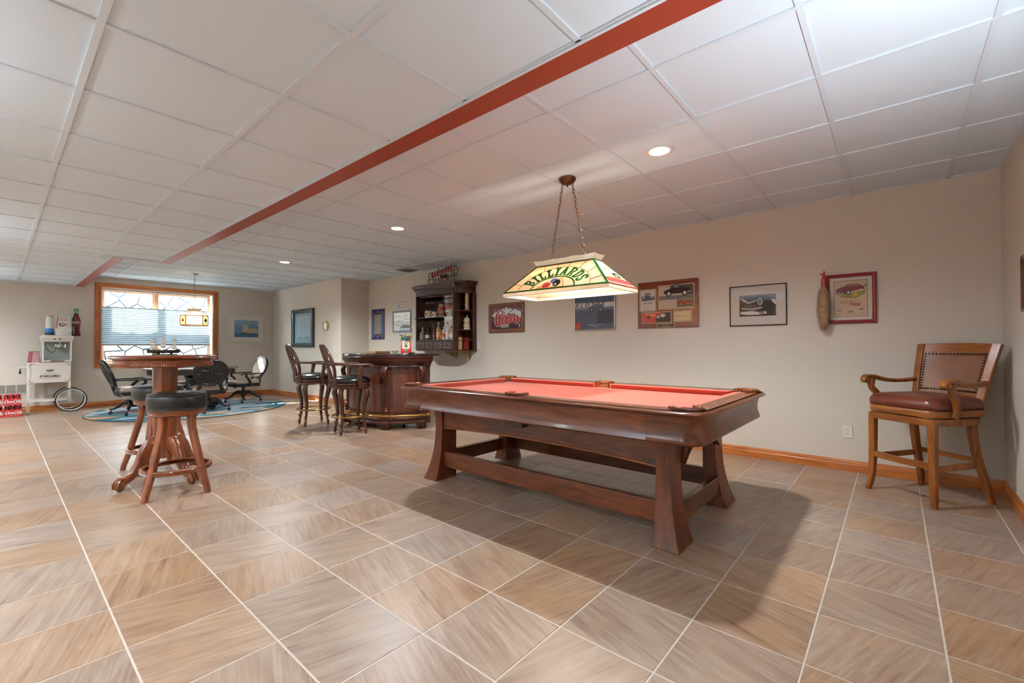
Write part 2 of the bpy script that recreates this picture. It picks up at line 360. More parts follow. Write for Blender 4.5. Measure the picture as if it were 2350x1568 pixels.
# ---- floor tile colour: streaked stone, turned and tinted tile by tile
FX0, FY0, FT = 1.4916, 1.0304, .3877
def tile_material():
    m = mat('slate_look_tile', (190, 160, 138), .3, spec=.5); nt = m.node_tree; b = nt.nodes['Principled BSDF']; N = nt.nodes.new; L = nt.links.new
    g = N('ShaderNodeNewGeometry')
    def vm(op, a, bv=None):
        n = N('ShaderNodeVectorMath'); n.operation = op
        L(a, n.inputs[0])
        if bv is not None:
            if isinstance(bv, tuple): n.inputs[1].default_value = bv
            else: L(bv, n.inputs[1])
        return n.outputs[0]
    p = vm('SUBTRACT', g.outputs['Position'], (FX0, FY0, 0)); p = vm('MULTIPLY', p, (1/FT, 1/FT, 0.)); cell = vm('FLOOR', vm('ADD', p, (.0, .0, .5)))
    fr = vm('SUBTRACT', p, cell); fr = vm('SUBTRACT', fr, (.5, .5, 0))
    wn = N('ShaderNodeTexWhiteNoise'); wn.noise_dimensions = '3D'; L(cell, wn.inputs['Vector'])
    sep = N('ShaderNodeSeparateColor'); L(wn.outputs['Color'], sep.inputs[0])
    ang = N('ShaderNodeMath'); ang.operation = 'MULTIPLY'; ang.inputs[1].default_value = 4.0; L(sep.outputs[0], ang.inputs[0])
    fl = N('ShaderNodeMath'); fl.operation = 'FLOOR'; L(ang.outputs[0], fl.inputs[0])
    a2 = N('ShaderNodeMath'); a2.operation = 'MULTIPLY_ADD'; a2.inputs[1].default_value = PI/2; a2.inputs[2].default_value = .32; L(fl.outputs[0], a2.inputs[0])
    rot = N('ShaderNodeVectorRotate'); rot.rotation_type = 'Z_AXIS'; L(fr, rot.inputs['Vector']); L(a2.outputs[0], rot.inputs['Angle'])
    off = vm('ADD', rot.outputs[0], vm('MULTIPLY', wn.outputs['Color'], (37., 37., 37.)))
    st = vm('MULTIPLY', off, (.75, 5.2, 1.))
    n1 = N('ShaderNodeTexNoise'); n1.inputs['Scale'].default_value = 1.9; n1.inputs['Detail'].default_value = 6; n1.inputs['Roughness'].default_value = .66; n1.inputs['Distortion'].default_value = .45; L(st, n1.inputs['Vector'])
    r = N('ShaderNodeValToRGB'); e = r.color_ramp.elements
    e[0].position = .3; e[0].color = lin((103, 69, 49)); e[1].position = .7; e[1].color = lin((173, 149, 130))
    q = r.color_ramp.elements.new(.42); q.color = lin((139, 109, 88)); q = r.color_ramp.elements.new(.55); q.color = lin((156, 129, 109))
    st2 = vm('MULTIPLY', off, (.55, 13., 1.))
    n3 = N('ShaderNodeTexNoise'); n3.inputs['Scale'].default_value = 2.0; n3.inputs['Detail'].default_value = 5; n3.inputs['Roughness'].default_value = .6; n3.inputs['Distortion'].default_value = .25; L(st2, n3.inputs['Vector'])
    mixf = N('ShaderNodeMix'); mixf.inputs[0].default_value = .42; L(n1.outputs['Fac'], mixf.inputs[2]); L(n3.outputs['Fac'], mixf.inputs[3])
    L(mixf.outputs[0], r.inputs[0])
    n2 = N('ShaderNodeTexNoise'); n2.inputs['Scale'].default_value = 1.6; n2.inputs['Detail'].default_value = 3; L(off, n2.inputs['Vector'])
    r2 = N('ShaderNodeValToRGB'); r2.color_ramp.elements[0].position = .5; r2.color_ramp.elements[1].position = .72
    r2.color_ramp.elements[0].color = (0, 0, 0, 1); r2.color_ramp.elements[1].color = (.45, .45, .45, 1); L(n2.outputs['Fac'], r2.inputs[0])
    mx = N('ShaderNodeMix'); mx.data_type = 'RGBA'; L(r2.outputs[0], mx.inputs[0]); L(r.outputs[0], mx.inputs[6]); mx.inputs[7].default_value = lin((172, 140, 106))
    hs = N('ShaderNodeHueSaturation'); L(mx.outputs[2], hs.inputs['Color'])
    mr = N('ShaderNodeMapRange'); mr.inputs[3].default_value = .9; mr.inputs[4].default_value = 1.1; L(sep.outputs[1], mr.inputs[0]); L(mr.outputs[0], hs.inputs['Value'])
    mr2 = N('ShaderNodeMapRange'); mr2.inputs[3].default_value = .75; mr2.inputs[4].default_value = 1.15; L(sep.outputs[2], mr2.inputs[0]); L(mr2.outputs[0], hs.inputs['Saturation'])
    L(hs.outputs[0], b.inputs['Base Color'])
    rr = N('ShaderNodeMapRange'); rr.inputs[3].default_value = .26; rr.inputs[4].default_value = .42; L(n1.outputs['Fac'], rr.inputs[0]); L(rr.outputs[0], b.inputs['Roughness'])
    n4 = N('ShaderNodeTexNoise'); n4.inputs['Scale'].default_value = 3.; n4.inputs['Detail'].default_value = 2; L(st, n4.inputs['Vector'])
    bp = N('ShaderNodeBump'); bp.inputs['Strength'].default_value = .22; bp.inputs['Distance'].default_value = .006; L(n4.outputs['Fac'], bp.inputs['Height']); L(bp.outputs[0], b.inputs['Normal'])
    return m
TILE = tile_material()
GROUT = mat('grout', (196, 183, 170), .8, vary=.06, vscale=30)
def build_floor():
    fl = struct(MB().box(XL, XR, YF, YW, -.12, -.0018).obj('floor', GROUT, smooth=0))
    cells = []
    fw = (.758, .652); rt = (.652, -.758)
    i0 = math.floor((XL-FX0)/FT); i1 = math.ceil((XR-FX0)/FT); j0 = math.floor((YF-FY0)/FT); j1 = math.ceil((YW-FY0)/FT)
    for i in range(i0, i1):
        for j in range(j0, j1):
            x0, x1 = max(XL, FX0+i*FT), min(XR, FX0+(i+1)*FT); y0, y1 = max(YF, FY0+j*FT), min(YW, FY0+(j+1)*FT)
            if x1-x0 < .012 or y1-y0 < .012: continue
            cx, cy = (x0+x1)/2, (y0+y1)/2; d = cx*fw[0]+cy*fw[1]; u = (cx*rt[0]+cy*rt[1])
            seen = d > 1.2 and abs(u) < 1.17*d+.3 and not (cx > XW and cy > YB)
            full = x1-x0 > FT-.001 and y1-y0 > FT-.001
            cells.append((0 if seen else 1, d, x0, x1, y0, y1, full))
    cells.sort()
    g = .0034
    def slab(mb, x0, x1, y0, y1):
        c = .0016
        mb.loft([[(x0+g, y0+g, -.006), (x1-g, y0+g, -.006), (x1-g, y1-g, -.006), (x0+g, y1-g, -.006)], [(x0+g, y0+g, -c), (x1-g, y0+g, -c), (x1-g, y1-g, -c), (x0+g, y1-g, -c)],
                 [(x0+g+c, y0+g+c, 0), (x1-g-c, y0+g+c, 0), (x1-g-c, y1-g-c, 0), (x0+g+c, y1-g-c, 0)]])
    mb = MB(); slab(mb, 0, FT, 0, FT); proto = mb.mesh('tile', TILE, 0); rest = MB()
    for n, (s, d, x0, x1, y0, y1, full) in enumerate(cells):
        if n < 300:
            if full: o = bpy.data.objects.new('tile', proto); C.objects.link(o); o.location = (x0, y0, 0); o.parent = fl
            else: m2 = MB(); slab(m2, x0, x1, y0, y1); m2.obj('tile', TILE, fl, smooth=0)
        else: slab(rest, x0, x1, y0, y1)
    rest.obj('tile_field', TILE, fl, smooth=0, kind='stuff')
build_floor()
# ---- walls
W0, W1, V0, V1 = 1.31, 3.15, .81, 2.285       # window opening
struct(MB().box(XR, XR+.15, YF-.15, YB, -.12, 2.7).obj('wall_right', WALL, smooth=0))
struct(MB().box(XW, XR+.15, YB, YW+.3, -.12, 2.7).obj('wall_corner', WALL, smooth=0))
_w = MB(); _w.box(XL-.3, W0, YW, YW+.3, -.12, 2.7).box(W1, XW, YW, YW+.3, -.12, 2.7).box(W0, W1, YW, YW+.3, -.12, V0).box(W0, W1, YW, YW+.3, V1, 2.7)
struct(_w.obj('wall_back', WALL, smooth=0))
struct(MB().box(XL-.3, XR+.15, YF-.15, YF, -.12, 2.7).obj('wall_front', WALL, smooth=0))
struct(MB().box(XL-.15, XL, YF, YW, -.12, 2.7).obj('wall_left', WALL, smooth=0))
# ---- baseboards
_bp = [(0, 0), (.018, 0), (.018, .062), (.014, .068), (.014, .074), (.011, .09), (.006, .102), (0, .102)]
def baseboard(name, path, m): return struct(MB().sweep(_bp, [(x, y, 0) for x, y in path]).obj(name, m, smooth=30))
baseboard('baseboard_right', [(XR, YB), (XR, YF)], OAKY)
baseboard('baseboard_front', [(XR, YF), (XL, YF)], OAK)
baseboard('baseboard_corner', [(XW, YW), (XW, YB), (XR, YB)], OAKY)
baseboard('baseboard_back', [(XL, YW), (XW, YW)], OAK)
# ---- ceilings: lay-in panels in a white grid, low on the near side, higher beyond the red soffit edge
PANEL = mat('ceiling_panel', (222, 237, 250), .9, spec=.1)
GRID = mat('ceiling_grid', (220, 232, 243), .55)
G = .6096
def ceiling(regions, gx, gy, z, xs, ys):
    """regions: rectangles that this ceiling covers"""
    top = MB()
    for x0, x1, y0, y1 in regions: top.box(x0, x1, y0, y1, z+.03, z+.06)
    ce = struct(top.obj('ceiling', PANEL, smooth=0))
    proto = MB().box(.011, G-.011, .011, G-.011, .004, .02).mesh('ceiling_panel', PANEL, 0)
    for x0, x1, y0, y1 in regions:
        lx = [x0]+[gx+i*G for i in range(-20, 20) if x0+.02 < gx+i*G < x1-.02]+[x1]
        ly = [y0]+[gy+i*G for i in range(-20, 24) if y0+.02 < gy+i*G < y1-.02]+[y1]
        for a, b in zip(lx, lx[1:]):
            for c, d in zip(ly, ly[1:]):
                if b-a > G-.001 and d-c > G-.001: o = bpy.data.objects.new('ceiling_panel', proto); C.objects.link(o); o.location = (a, c, z); o.parent = ce
                else: MB().box(a+.011, b-.011, c+.011, d-.011, z+.004, z+.02).obj('ceiling_panel', PANEL, ce, smooth=0)
        for a in lx[1:-1]: MB().box(a-.012, a+.012, y0, y1, z-.004, z+.02).obj('grid_bar', GRID, ce, smooth=0)
        for c in ly[1:-1]:
            for a, b in zip(lx, lx[1:]): MB().box(a+(.012 if a > x0 else 0), b-(.012 if b < x1 else 0), c-.012, c+.012, z-.003, z+.02).obj('grid_bar', GRID, ce, smooth=0)
        e = MB()
        e.box(x0, x0+.02, y0, y1, z-.003, z+.02).box(x1-.02, x1, y0, y1, z-.003, z+.02).box(x0+.02, x1-.02, y0, y0+.02, z-.003, z+.02).box(x0+.02, x1-.02, y1-.02, y1, z-.003, z+.02)
        e.obj('wall_angle', GRID, ce, smooth=0)
    return ce
ceiling([(1.545, XR, YF, 7.455), (1.055, XR, 7.455, YW)], 2.0815, 1.4957, ZH, None, None)
ceiling([(XL, 1.42, YF, 7.36), (XL, .945, 7.36, YW)], .2322, 2.1017, ZS, None, None)
RED = mat('brick_red_paint', (150, 58, 38), .45, vary=.05, vscale=3)
_p = [(1.42, YF), (1.545, YF), (1.545, 7.455), (1.055, 7.455), (1.055, YW), (.945, YW), (.945, 7.36), (1.42, 7.36)]
tr = struct(MB().prism(_p, ZS-.006, ZH+.03).obj('trim_1', RED, smooth=0))
_e = MB()
for a, b in (((1.42, YF), (1.42, 7.36)), ((.945, 7.36), (.945, YW))): _e.box(a[0]-.012, a[0], a[1], b[1], ZS-.010, ZS+.01)
_e.box(.933, 1.42, 7.348, 7.36, ZS-.010, ZS+.01); _e.obj('edge_strip', GRID, tr, smooth=0)
# ---- window in the far wall
def build_window():
    w = struct(MB().box(W0-.002, W1+.002, YW+.02, YW+.3, V0-.012, V0).obj('window_1', WHITE, smooth=0))
    cas = .094
    def casing(poly): return MB().at(Matrix(((1, 0, 0, 0), (0, 0, -1, YW), (0, 1, 0, 0), (0, 0, 0, 1)))).prism(poly, -.001, .022)
    a0, a1, b0, b1 = W0-cas, W1+cas, V0-cas+.012, V1+cas-.012
    for poly in ([(a0, b0), (W0, V0), (W0, V1), (a0, b1)], [(W1, V0), (a1, b0), (a1, b1), (W1, V1)]): casing(poly).obj('casing', OAKZ, w, bevel=.004)
    for poly in ([(a0, b1), (W0, V1), (W1, V1), (a1, b1)], [(a0, b0), (a1, b0), (W1, V0), (W0, V0)]): casing(poly).obj('casing', OAK, w, bevel=.004)
    j = MB(); t = .016
    j.box(W0, W0+t, YW, YW+.2, V0, V1).box(W1-t, W1, YW, YW+.2, V0, V1).box(W0+t, W1-t, YW, YW+.2, V1-t, V1).box(W0+t, W1-t, YW, YW+.2, V0, V0+t)
    j.obj('jamb', WHITE, w, smooth=0)
    y0, y1 = YW+.17, YW+.23
    SASH = wood('window_sash_oak', (176, 120, 84), (206, 158, 120), 'z', 5, .4, .2)
    for k, (a, b) in enumerate(((W0+t, 2.166), (2.166, W1-t))):
        f = .052
        sm = MB().box(a, a+f, y0, y1, V0+t, V1-t).box(b-f, b, y0, y1, V0+t, V1-t).box(a+f, b-f, y0, y1, V0+t, V0+t+f).box(a+f, b-f, y0, y1, V1-t-f, V1-t)
        so = sm.obj('sash', SASH, w, bevel=.004)
        MB().box(a+f, b-f, y0+.025, y0+.031, V0+t+f, V1-t-f).obj('pane', glass(), so, smooth=0)
    MB().box(2.14, 2.192, y0-.02, y0, V0+t, V1-t).obj('mullion', SASH, w, bevel=.003)
    # the window well outside
    ST = mat('limestone', (226, 222, 214), .85, bump=.5, bscale=18, vary=.1, vscale=5)
    MORTAR = mat('mortar', (30, 40, 54), .9)
    wy = 12.95
    rw = struct(MB().box(-.6, 5.2, wy, wy+.3, -.2, 2.62).obj('wall_outside', MORTAR, smooth=0))
    struct(MB().box(-.6, 5.2, YW+.3, wy, .3, .42).obj('ground_outside', mat('pea_gravel', (200, 196, 188), .9, bump=.8, bscale=60), smooth=0))
    rnd = random.Random(3); pts = []
    for iz in range(-1, 13):
        for ix in range(-1, 16):
            pts.append((-.1+ix*.33+(iz % 2)*.16+rnd.uniform(-.1, .1), .2+iz*.25+rnd.uniform(-.08, .08)))
    for i, (px, pz) in enumerate(pts):
        if not (.2 < px < 4.4 and .35 < pz < 2.5): continue
        poly = [(px-.6, pz-.6), (px+.6, pz-.6), (px+.6, pz+.6), (px-.6, pz+.6)]
        for k, (qx, qz) in enumerate(pts):
            if k == i or abs(qx-px) > 1 or abs(qz-pz) > 1: continue
            mx, mz, dx, dz = (px+qx)/2, (pz+qz)/2, qx-px, qz-pz; L = math.hypot(dx, dz); dx /= L; dz /= L
            lim = mx*dx+mz*dz-.016; new = []
            for a, b in zip(poly, poly[1:]+poly[:1]):
                da, db = a[0]*dx+a[1]*dz-lim, b[0]*dx+b[1]*dz-lim
                if da <= 0: new.append(a)
                if da*db < 0: t = da/(da-db); new.append((a[0]+(b[0]-a[0])*t, a[1]+(b[1]-a[1])*t))
            poly = new
            if len(poly) < 3: break
        if len(poly) < 3: continue
        h = rnd.uniform(.03, .07)
        r0 = [(x, wy+.005, z) for x, z in poly]; r1 = [(x, wy-h*.6, z) for x, z in poly]; r2 = [(px+(x-px)*.86, wy-h, pz+(z-pz)*.86) for x, z in poly]
        MB().loft([r0, r1, r2]).obj('stone', ST, rw, smooth=50)
build_window()
# pleated shade that covers the middle of the window
def build_shade():
    t = thing('window_shade', 'pale pleated window shade drawn across the middle of the far window', 'window shade', (0, YW+.045, 0))
    x0, x1, z0, z1 = W0+.02, W1-.05, 1.185, 1.905
    m = bpy.data.materials.new('pleated_fabric'); m.use_nodes = True; nt = m.node_tree; nt.nodes.remove(nt.nodes['Principled BSDF'])
    d = nt.nodes.new('ShaderNodeBsdfDiffuse'); d.inputs[0].default_value = lin((206, 212, 214)); tr = nt.nodes.new('ShaderNodeBsdfTranslucent'); tr.inputs[0].default_value = lin((78, 88, 94))
    x = nt.nodes.new('ShaderNodeMixShader'); x.inputs[0].default_value = .5; nt.links.new(d.outputs[0], x.inputs[1]); nt.links.new(tr.outputs[0], x.inputs[2]); nt.links.new(x.outputs[0], nt.nodes['Material Output'].inputs[0])
    n = 19; vs = []; fs = []; mb = MB()
    for i in range(2*n+1):
        z = z0+(z1-z0)*i/(2*n); y = .013 if i % 2 else -.005
        vs += [(x0, y, z), (x1, y, z)]
    for i in range(2*n): fs.append((2*i, 2*i+1, 2*i+3, 2*i+2))
    mb.add(vs, fs); mb.obj('pleats', m, t, smooth=0)
    RAIL = mat('shade_rail', (196, 192, 184), .5)
    MB().box(x0, x1, -.008, .016, z0-.026, z0).obj('bottom_rail', RAIL, t, bevel=.003)
    MB().box(x0, x1, -.008, .016, z1, z1+.014).obj('top_rail', RAIL, t, bevel=.003)
    MB().box(x0, x1, -.012, .024, V1-.05, V1-.017).obj('head_rail', RAIL, t, bevel=.003)
    for x in (x0+.06, x1-.06): MB().cyl((x, .004, z1), (x, .004, V1-.05), .0012, n=5).obj('cord', RAIL, t)
build_shade()
# ---- small fittings on the walls
PLATE = mat('outlet_plastic', (232, 228, 220), .4)
DARK = mat('dark_slot', (40, 38, 36), .6)
def wallM(side, a, z):
    """local x to the right of someone facing the wall, y up, z out of the wall"""
    if side == 'R': return Matrix(((0, 0, -1, XR), (-1, 0, 0, a), (0, 1, 0, z), (0, 0, 0, 1)))
    if side == 'W': return Matrix(((0, 0, -1, XW), (-1, 0, 0, a), (0, 1, 0, z), (0, 0, 0, 1)))
    if side == 'B': return Matrix(((1, 0, 0, a), (0, 0, -1, YW), (0, 1, 0, z), (0, 0, 0, 1)))
    if side == 'F': return Matrix(((-1, 0, 0, a), (0, 0, 1, YF), (0, 1, 0, z), (0, 0, 0, 1)))
def hang(name, label, cat, side, a, z, group=None):
    t = thing(name, label, cat, (0, 0, 0), 0, group); t.matrix_world = wallM(side, a, z); return t
def outlet(label, side, a, z, kind='outlet'):
    t = hang('wall_outlet' if kind == 'outlet' else 'light_switch', label, 'outlet' if kind == 'outlet' else 'switch', side, a, z)
    MB().prism(rrect(-.035, .035, -.057, .057, .006, 3), 0, .006).obj('plate', PLATE, t, bevel=.0015)
    if kind == 'outlet':
        for s in (-1, 1):
            r = MB().prism(ell(0, s*.02, .016, .014, 14), .005, .0085).obj('receptacle', PLATE, t)
            MB().box(-.007, -.005, s*.02-.003, s*.02+.005, .008, .0089).box(.005, .007, s*.02-.003, s*.02+.005, .008, .0089).cyl((0, s*.02-.008, .008), (0, s*.02-.008, .0089), .002, n=8).obj('slot', DARK, r)
    else: MB().prism([(-.006, -.012), (.006, -.012), (.006, .012), (-.006, .012)], .005, .014).obj('toggle', PLATE, t)
outlet('white duplex outlet low on the wall near the leather armchair', 'R', .33, .355)
outlet('white outlet behind the legs of the popcorn cart', 'B', .642, .35)
outlet('white plate on the wall just beyond the wall bar cabinet', 'R', 5.0, 1.15, 'switch')
outlet('white switch plate below the brass porthole clock', 'W', 8.46, 1.09, 'switch')
def vent():
    t = hang('return_air_grille', 'white return air grille low on the far wall behind the soda cartons', 'vent', 'B', .12, .41)
    V = mat('vent_paint', (206, 200, 190), .5); mb = MB()
    MB().ring(rrect(-.25, .25, -.085, .085, .005, 2), rrect(-.235, .235, -.07, .07, .003, 2), 0, .008).obj('frame', V, t)
    MB().box(-.24, .24, -.075, .075, 0, .001).obj('backing', mat('vent_dark', (150, 144, 136), .8), t, smooth=0)
    for k in range(-1, 2): MB().box(k*.118-.006, k*.118+.006, -.07, .07, .001, .007).obj('divider', V, t, smooth=0)
    for k in range(9): z = -.062+k*.0155; mb.add([(-.235, z, .001), (.235, z, .001), (.235, z+.009, .006), (-.235, z+.009, .006)], [(0, 1, 2, 3)])
    mb.obj('louvers', V, t, smooth=0)
    c = thing('ceiling_vent', 'white ceiling register above the wall bar cabinet', 'vent', (4.72, 6.5, ZH-.004))
    MB().ring(rrect(-.15, .15, -.15, .15, .005, 2), rrect(-.125, .125, -.125, .125, .003, 2), -.008, 0).obj('frame', V, c)
    MB().box(-.125, .125, -.125, .125, -.001, 0).obj('backing', mat('vent_shadow', (150, 150, 148), .8), c, smooth=0)
    for k in range(7): y = -.11+k*.036; MB().bar([(-.125, y, -.004), (.125, y, -.004)], .03, .002, (0, .8, .6)).obj('louver', V, c, smooth=0)
vent()
# ================================================================ POOL TABLE
WAL_Y = wood('walnut_y', (58, 23, 7), (128, 64, 25), 'y', 5, .3, .25, 7)
WAL_X = wood('walnut_x', (58, 23, 7), (128, 64, 25), 'x', 5, .3, .25, 7)
WAL_Z = wood('walnut_z', (60, 24, 8), (124, 60, 23), 'z', 5, .34, .2, 7)
FELT = mat('red_felt', (192, 84, 64), .9, spec=.15, sheen=.35, bump=.08, bscale=700)
LEATHER_TAN = mat('pocket_leather', (150, 84, 40), .45, bump=.4, bscale=90, vary=.25, vscale=30)
POCKET_WOOD = mat('pocket_rim_wood', (92, 44, 22), .18, coat=.6)
INLAY = mat('pearl_inlay', (214, 196, 158), .3)
def pool_table():
    t = thing('pool_table', 'large walnut pool table with red felt standing under the billiards lamp', 'pool table', (2.968, 1.982, 0))
    HX, HY, R = .717, 1.268, .13
    IX, IY = HX-.122, HY-.126
    ZT, ZB = .797, .757
    pr_, ps = .062, .055
    # rails, one per side, notched round the pockets
    def side(k):
        """points of the top of one rail, k=0 +x, 1 +y, 2 -x, 3 -y, in a frame where the rail is at +x"""
        hx, hy, ix, iy = (HX, HY, IX, IY) if k % 2 == 0 else (HY, HX, IY, IX)
        out = [(hx-R+R*math.cos(a), -hy+R+R*math.sin(a)) for a in [-PI/4+PI/4*i/5 for i in range(6)]]
        out += [(hx-R+R*math.cos(a), hy-R+R*math.sin(a)) for a in [PI/4*i/5 for i in range(6)]]
        cx, cy = ix+.012, iy+.012
        inn = [(cx+pr_*math.cos(a), cy+pr_*math.sin(a)) for a in [PI/4-(PI/4+PI*.45)*i/7 for i in range(8)]]
        inn = [p for p in inn if p[0] >= ix-.001]; inn.append((ix, min(p[1] for p in inn)-.004))
        mid = []
        if k % 2 == 0: mid = [(ix+.018+ps*math.cos(a), ps*math.sin(a)) for a in [PI*.58-(PI*1.16)*i/12 for i in range(13)]]; mid = [p for p in mid if p[0] >= ix]
        low = [(x, -y) for x, y in reversed(inn)]
        return out+inn+mid+low
    rails = []
    for k in range(4):
        r = MB().at(Rz(k*PI/2)).prism(side(k), ZT-.03, ZT).obj('rail', WAL_Y if k % 2 == 0 else WAL_X, t, bevel=.003); rails.append(r)
        hx, hy = (HX, HY) if k % 2 == 0 else (HY, HX)
        for s in ([-.75, -.5, -.25, .25, .5, .75] if k % 2 == 0 else [-.5, 0, .5]):
            y = s*(hy-.125); x = hx-.065; c = Rz(k*PI/2)
            MB().at(c).prism([(x-.006, y), (x, y-.011), (x+.006, y), (x, y+.011)], ZT-.001, ZT+.0008).obj('sight', INLAY, r, smooth=0)
    # moulded lip round the rails
    path = [(x, y, 0) for x, y in reversed(rrect(-HX, HX, -HY, HY, R, 8))]
    MB().sweep([(-.02, .769), (.0, .769), (.012, .774), (.016, .781), (.013, .788), (.004, .792), (0, .797), (-.02, .797)], [(x, y, 0) for x, y, _ in reversed(path)], True).obj('edge_moulding', WAL_Y, t)
    # cushions
    def cushion(k, y0, y1):
        ix = IX if k % 2 == 0 else IY; mb = MB().at(Rz(k*PI/2)); nose = .048
        def ring(y, c): return [(ix+.004, y, .76), (ix+.004, y, .796), (ix-.012, y, .798), (ix-nose+.006, y+c*.7, .795), (ix-nose, y+c, .791), (ix-nose+.003, y+c, .786), (ix-nose+.024, y+c*.6, .757)]
        s = .04; mb.loft([ring(y0, s), ring(y1, -s)]).obj('cushion', FELT, t, smooth=50)
    for k in (0, 2):
        cushion(k, -IY+.055, -.058); cushion(k, .058, IY-.055)
    for k in (1, 3): cushion(k, -IX+.055, IX-.055)
    MB().box(-IX-.01, IX+.01, -IY-.01, IY+.01, .712, ZB).obj('bed_cloth', FELT, t, smooth=0)
    # pockets
    for cx, cy, rad, open_a in [(s1*(IX+.012), s2*(IY+.012), pr_, math.atan2(-s2, -s1)) for s1 in (-1, 1) for s2 in (-1, 1)]+[(s*(IX+.018), 0, ps, PI if s > 0 else 0) for s in (-1, 1)]:
        p = MB().at(T(cx, cy, 0)); n = 22; half = PI*.30
        a0, a1 = open_a+half, open_a+2*PI-half; rings = []
        for i in range(n+1):
            a = a0+(a1-a0)*i/n; sc = .0025*math.cos(i*2*PI/n*6)
            c, s = math.cos(a), math.sin(a)
            rings.append([(r*c, r*s, z) for r, z in ((rad-.004, .72), (rad+.001, ZT+.006), (rad+.003, ZT+.015+sc), (rad+.009, ZT+.016+sc), (rad+.012, ZT+.004), (rad+.003, .72))])
        pk = p.loft(rings).obj('pocket', LEATHER_TAN, t, smooth=60)
        MB().at(T(cx, cy, 0)).lathe([(rad-.004, .745), (rad-.012, .69), (.02, .66), (0.001, .66)], 16).obj('net', mat('pocket_dark', (38, 22, 14), .8), pk)
        rim = []
        for i in range(n+1):
            a = a0+(a1-a0)*i/n; c, s = math.cos(a), math.sin(a); rim.append(((rad+.021)*c, (rad+.021)*s, ZT+.005))
        MB().at(T(cx, cy, 0)).tube(rim, [.004]+[.0115]*21+[.004], 8).obj('rim', POCKET_WOOD, pk)
    # skirt: concave panels with separate rounded corners
    prof = [(-.05, .77), (-.02, .77), (-.026, .752), (-.033, .725), (-.035, .7), (-.033, .67), (-.025, .645), (-.018, .626), (-.026, .616), (-.05, .616)]
    cl = .17
    for k in range(4):
        hx, hy = (HX, HY) if k % 2 == 0 else (HY, HX); M = Rz(k*PI/2)
        MB().at(M).sweep(prof, [(hx, -hy+R+cl+.0015, 0), (hx, hy-R-cl-.0015, 0)]).obj('skirt_panel', WAL_Y if k % 2 == 0 else WAL_X, t, smooth=50)
        pts = [(hx, hy-R-cl, 0)]+[(hx-R+R*math.cos(a), hy-R+R*math.sin(a), 0) for a in [PI/2*i/12 for i in range(13)]]+[(hx-R-cl, hy, 0)]
        MB().at(M).sweep(prof, pts).obj('skirt_corner', WAL_Y if k % 2 == 0 else WAL_X, t, smooth=60)
    MB().box(-.59, .59, -1.13, 1.13, .598, .715).obj('frame', WAL_Y, t, bevel=.004)
    # legs
    for sx in (-1, 1):
        for sy in (-1, 1):
            zs = [0, .004, .06, .12, .2, .28, .36, .44, .52, .6]; fl = [.56, .562, .541, .526, .51, .499, .493, .491, .494, .504]
            rings = []
            for z, f in zip(zs, fl):
                x0, x1, y0, y1 = .33, f, .935, f+.53
                q = [(x0, y0), (x1, y0), (x1, y1), (x0, y1)]
                rings.append([(sx*x, sy*y, z) for x, y in q])
            MB().loft(rings).obj('leg', WAL_Z, t, bevel=.004)
    # aprons with an arched lower edge and a bead, stretchers
    def arch(L, x, z_end, z_mid, vert):
        mb = MB(); n = 20; rings = []
        for i in range(n+1):
            y = -L+2*L*i/n; z = z_mid-(z_mid-z_end)*(abs(y)/L)**2.2
            q = [(x-.014, z), (x+.014, z), (x+.014, .60), (x-.014, .60)]
            rings.append([(a, y, b) if vert else (y, a, b) for a, b in q])
        a = mb.loft(rings).obj('apron', WAL_Y if vert else WAL_X, t, smooth=30)
        rings = []
        for i in range(n+1):
            y = -L+2*L*i/n; z = z_mid-(z_mid-z_end)*(abs(y)/L)**2.2
            q = [(x-.022, z-.004), (x+.022, z-.004), (x+.022, z+.011), (x-.022, z+.011)]
            rings.append([(a_, y, b) if vert else (y, a_, b) for a_, b in q])
        MB().loft(rings).obj('bead', wood('walnut_bead', (98, 44, 14), (140, 76, 30), 'y', 6, .25, .4), a, bevel=.003)
    for s in (-1, 1):
        arch(.935, s*.462, .432, .462, True); arch(.33, s*1.03, .44, .56, False)
        MB().box(s*.455-.024, s*.455+.024, -.935, .935, .11, .235).obj('stretcher', WAL_Y, t, bevel=.004)
        MB().box(-.33, .33, s*1.02-.024, s*1.02+.024, .1, .215).obj('stretcher', WAL_X, t, bevel=.004)
    MB().box(-.54, -.45, .02, .18, .55, .606).obj('ball_drawer', wood('walnut_dark', (44, 18, 8), (74, 34, 14), 'y', 6, .35, .2), t, bevel=.004)
pool_table()

# ================================================================ LIGHTS ON THE CEILING
LENS = mat('lit_lens', (255, 250, 240), .4, emit=(255, 246, 230), estr=14.0)
def can_light(x, y, z, label, e=140.):
    t = thing('recessed_light', label, 'ceiling light', (x, y, z), 0, 'recessed ceiling lights')
    MB().lathe([(.066, .004), (.068, -.002), (.082, -.006), (.094, -.003), (.094, .004)], 32).obj('trim_ring', WHITE, t)
    MB().lathe([(.001, -.0005), (.066, -.0005), (.066, .006)], 28, cap=False).obj('lens', LENS, t)
    light('can_beam', 'SPOT', (0, 0, -.02), e, (.88, .955, 1.0), t, spot_size=2.7, spot_blend=.9, shadow_soft_size=.06)
can_light(2.995, 1.226, ZH, 'lit recessed light just beyond the red beam, nearest the billiards lamp')
can_light(2.992, 4.3, ZH, 'lit recessed light in the middle of the ceiling row')
can_light(3.0, 7.36, ZH, 'lit recessed light farthest along the ceiling row toward the window', 210.)
for x, cn in ((-.95, 'inner'), (-2.4, 'outer')):  # unseen ceiling lights, added as general fill for the room
    for y, on in ((.9, 'first'), (3.95, 'second'), (7.0, 'third'), (10.05, 'fourth')): can_light(x, y, ZS, 'added unseen fill light of the lower ceiling, %s of the %s row beyond the picture edge' % (on, cn))

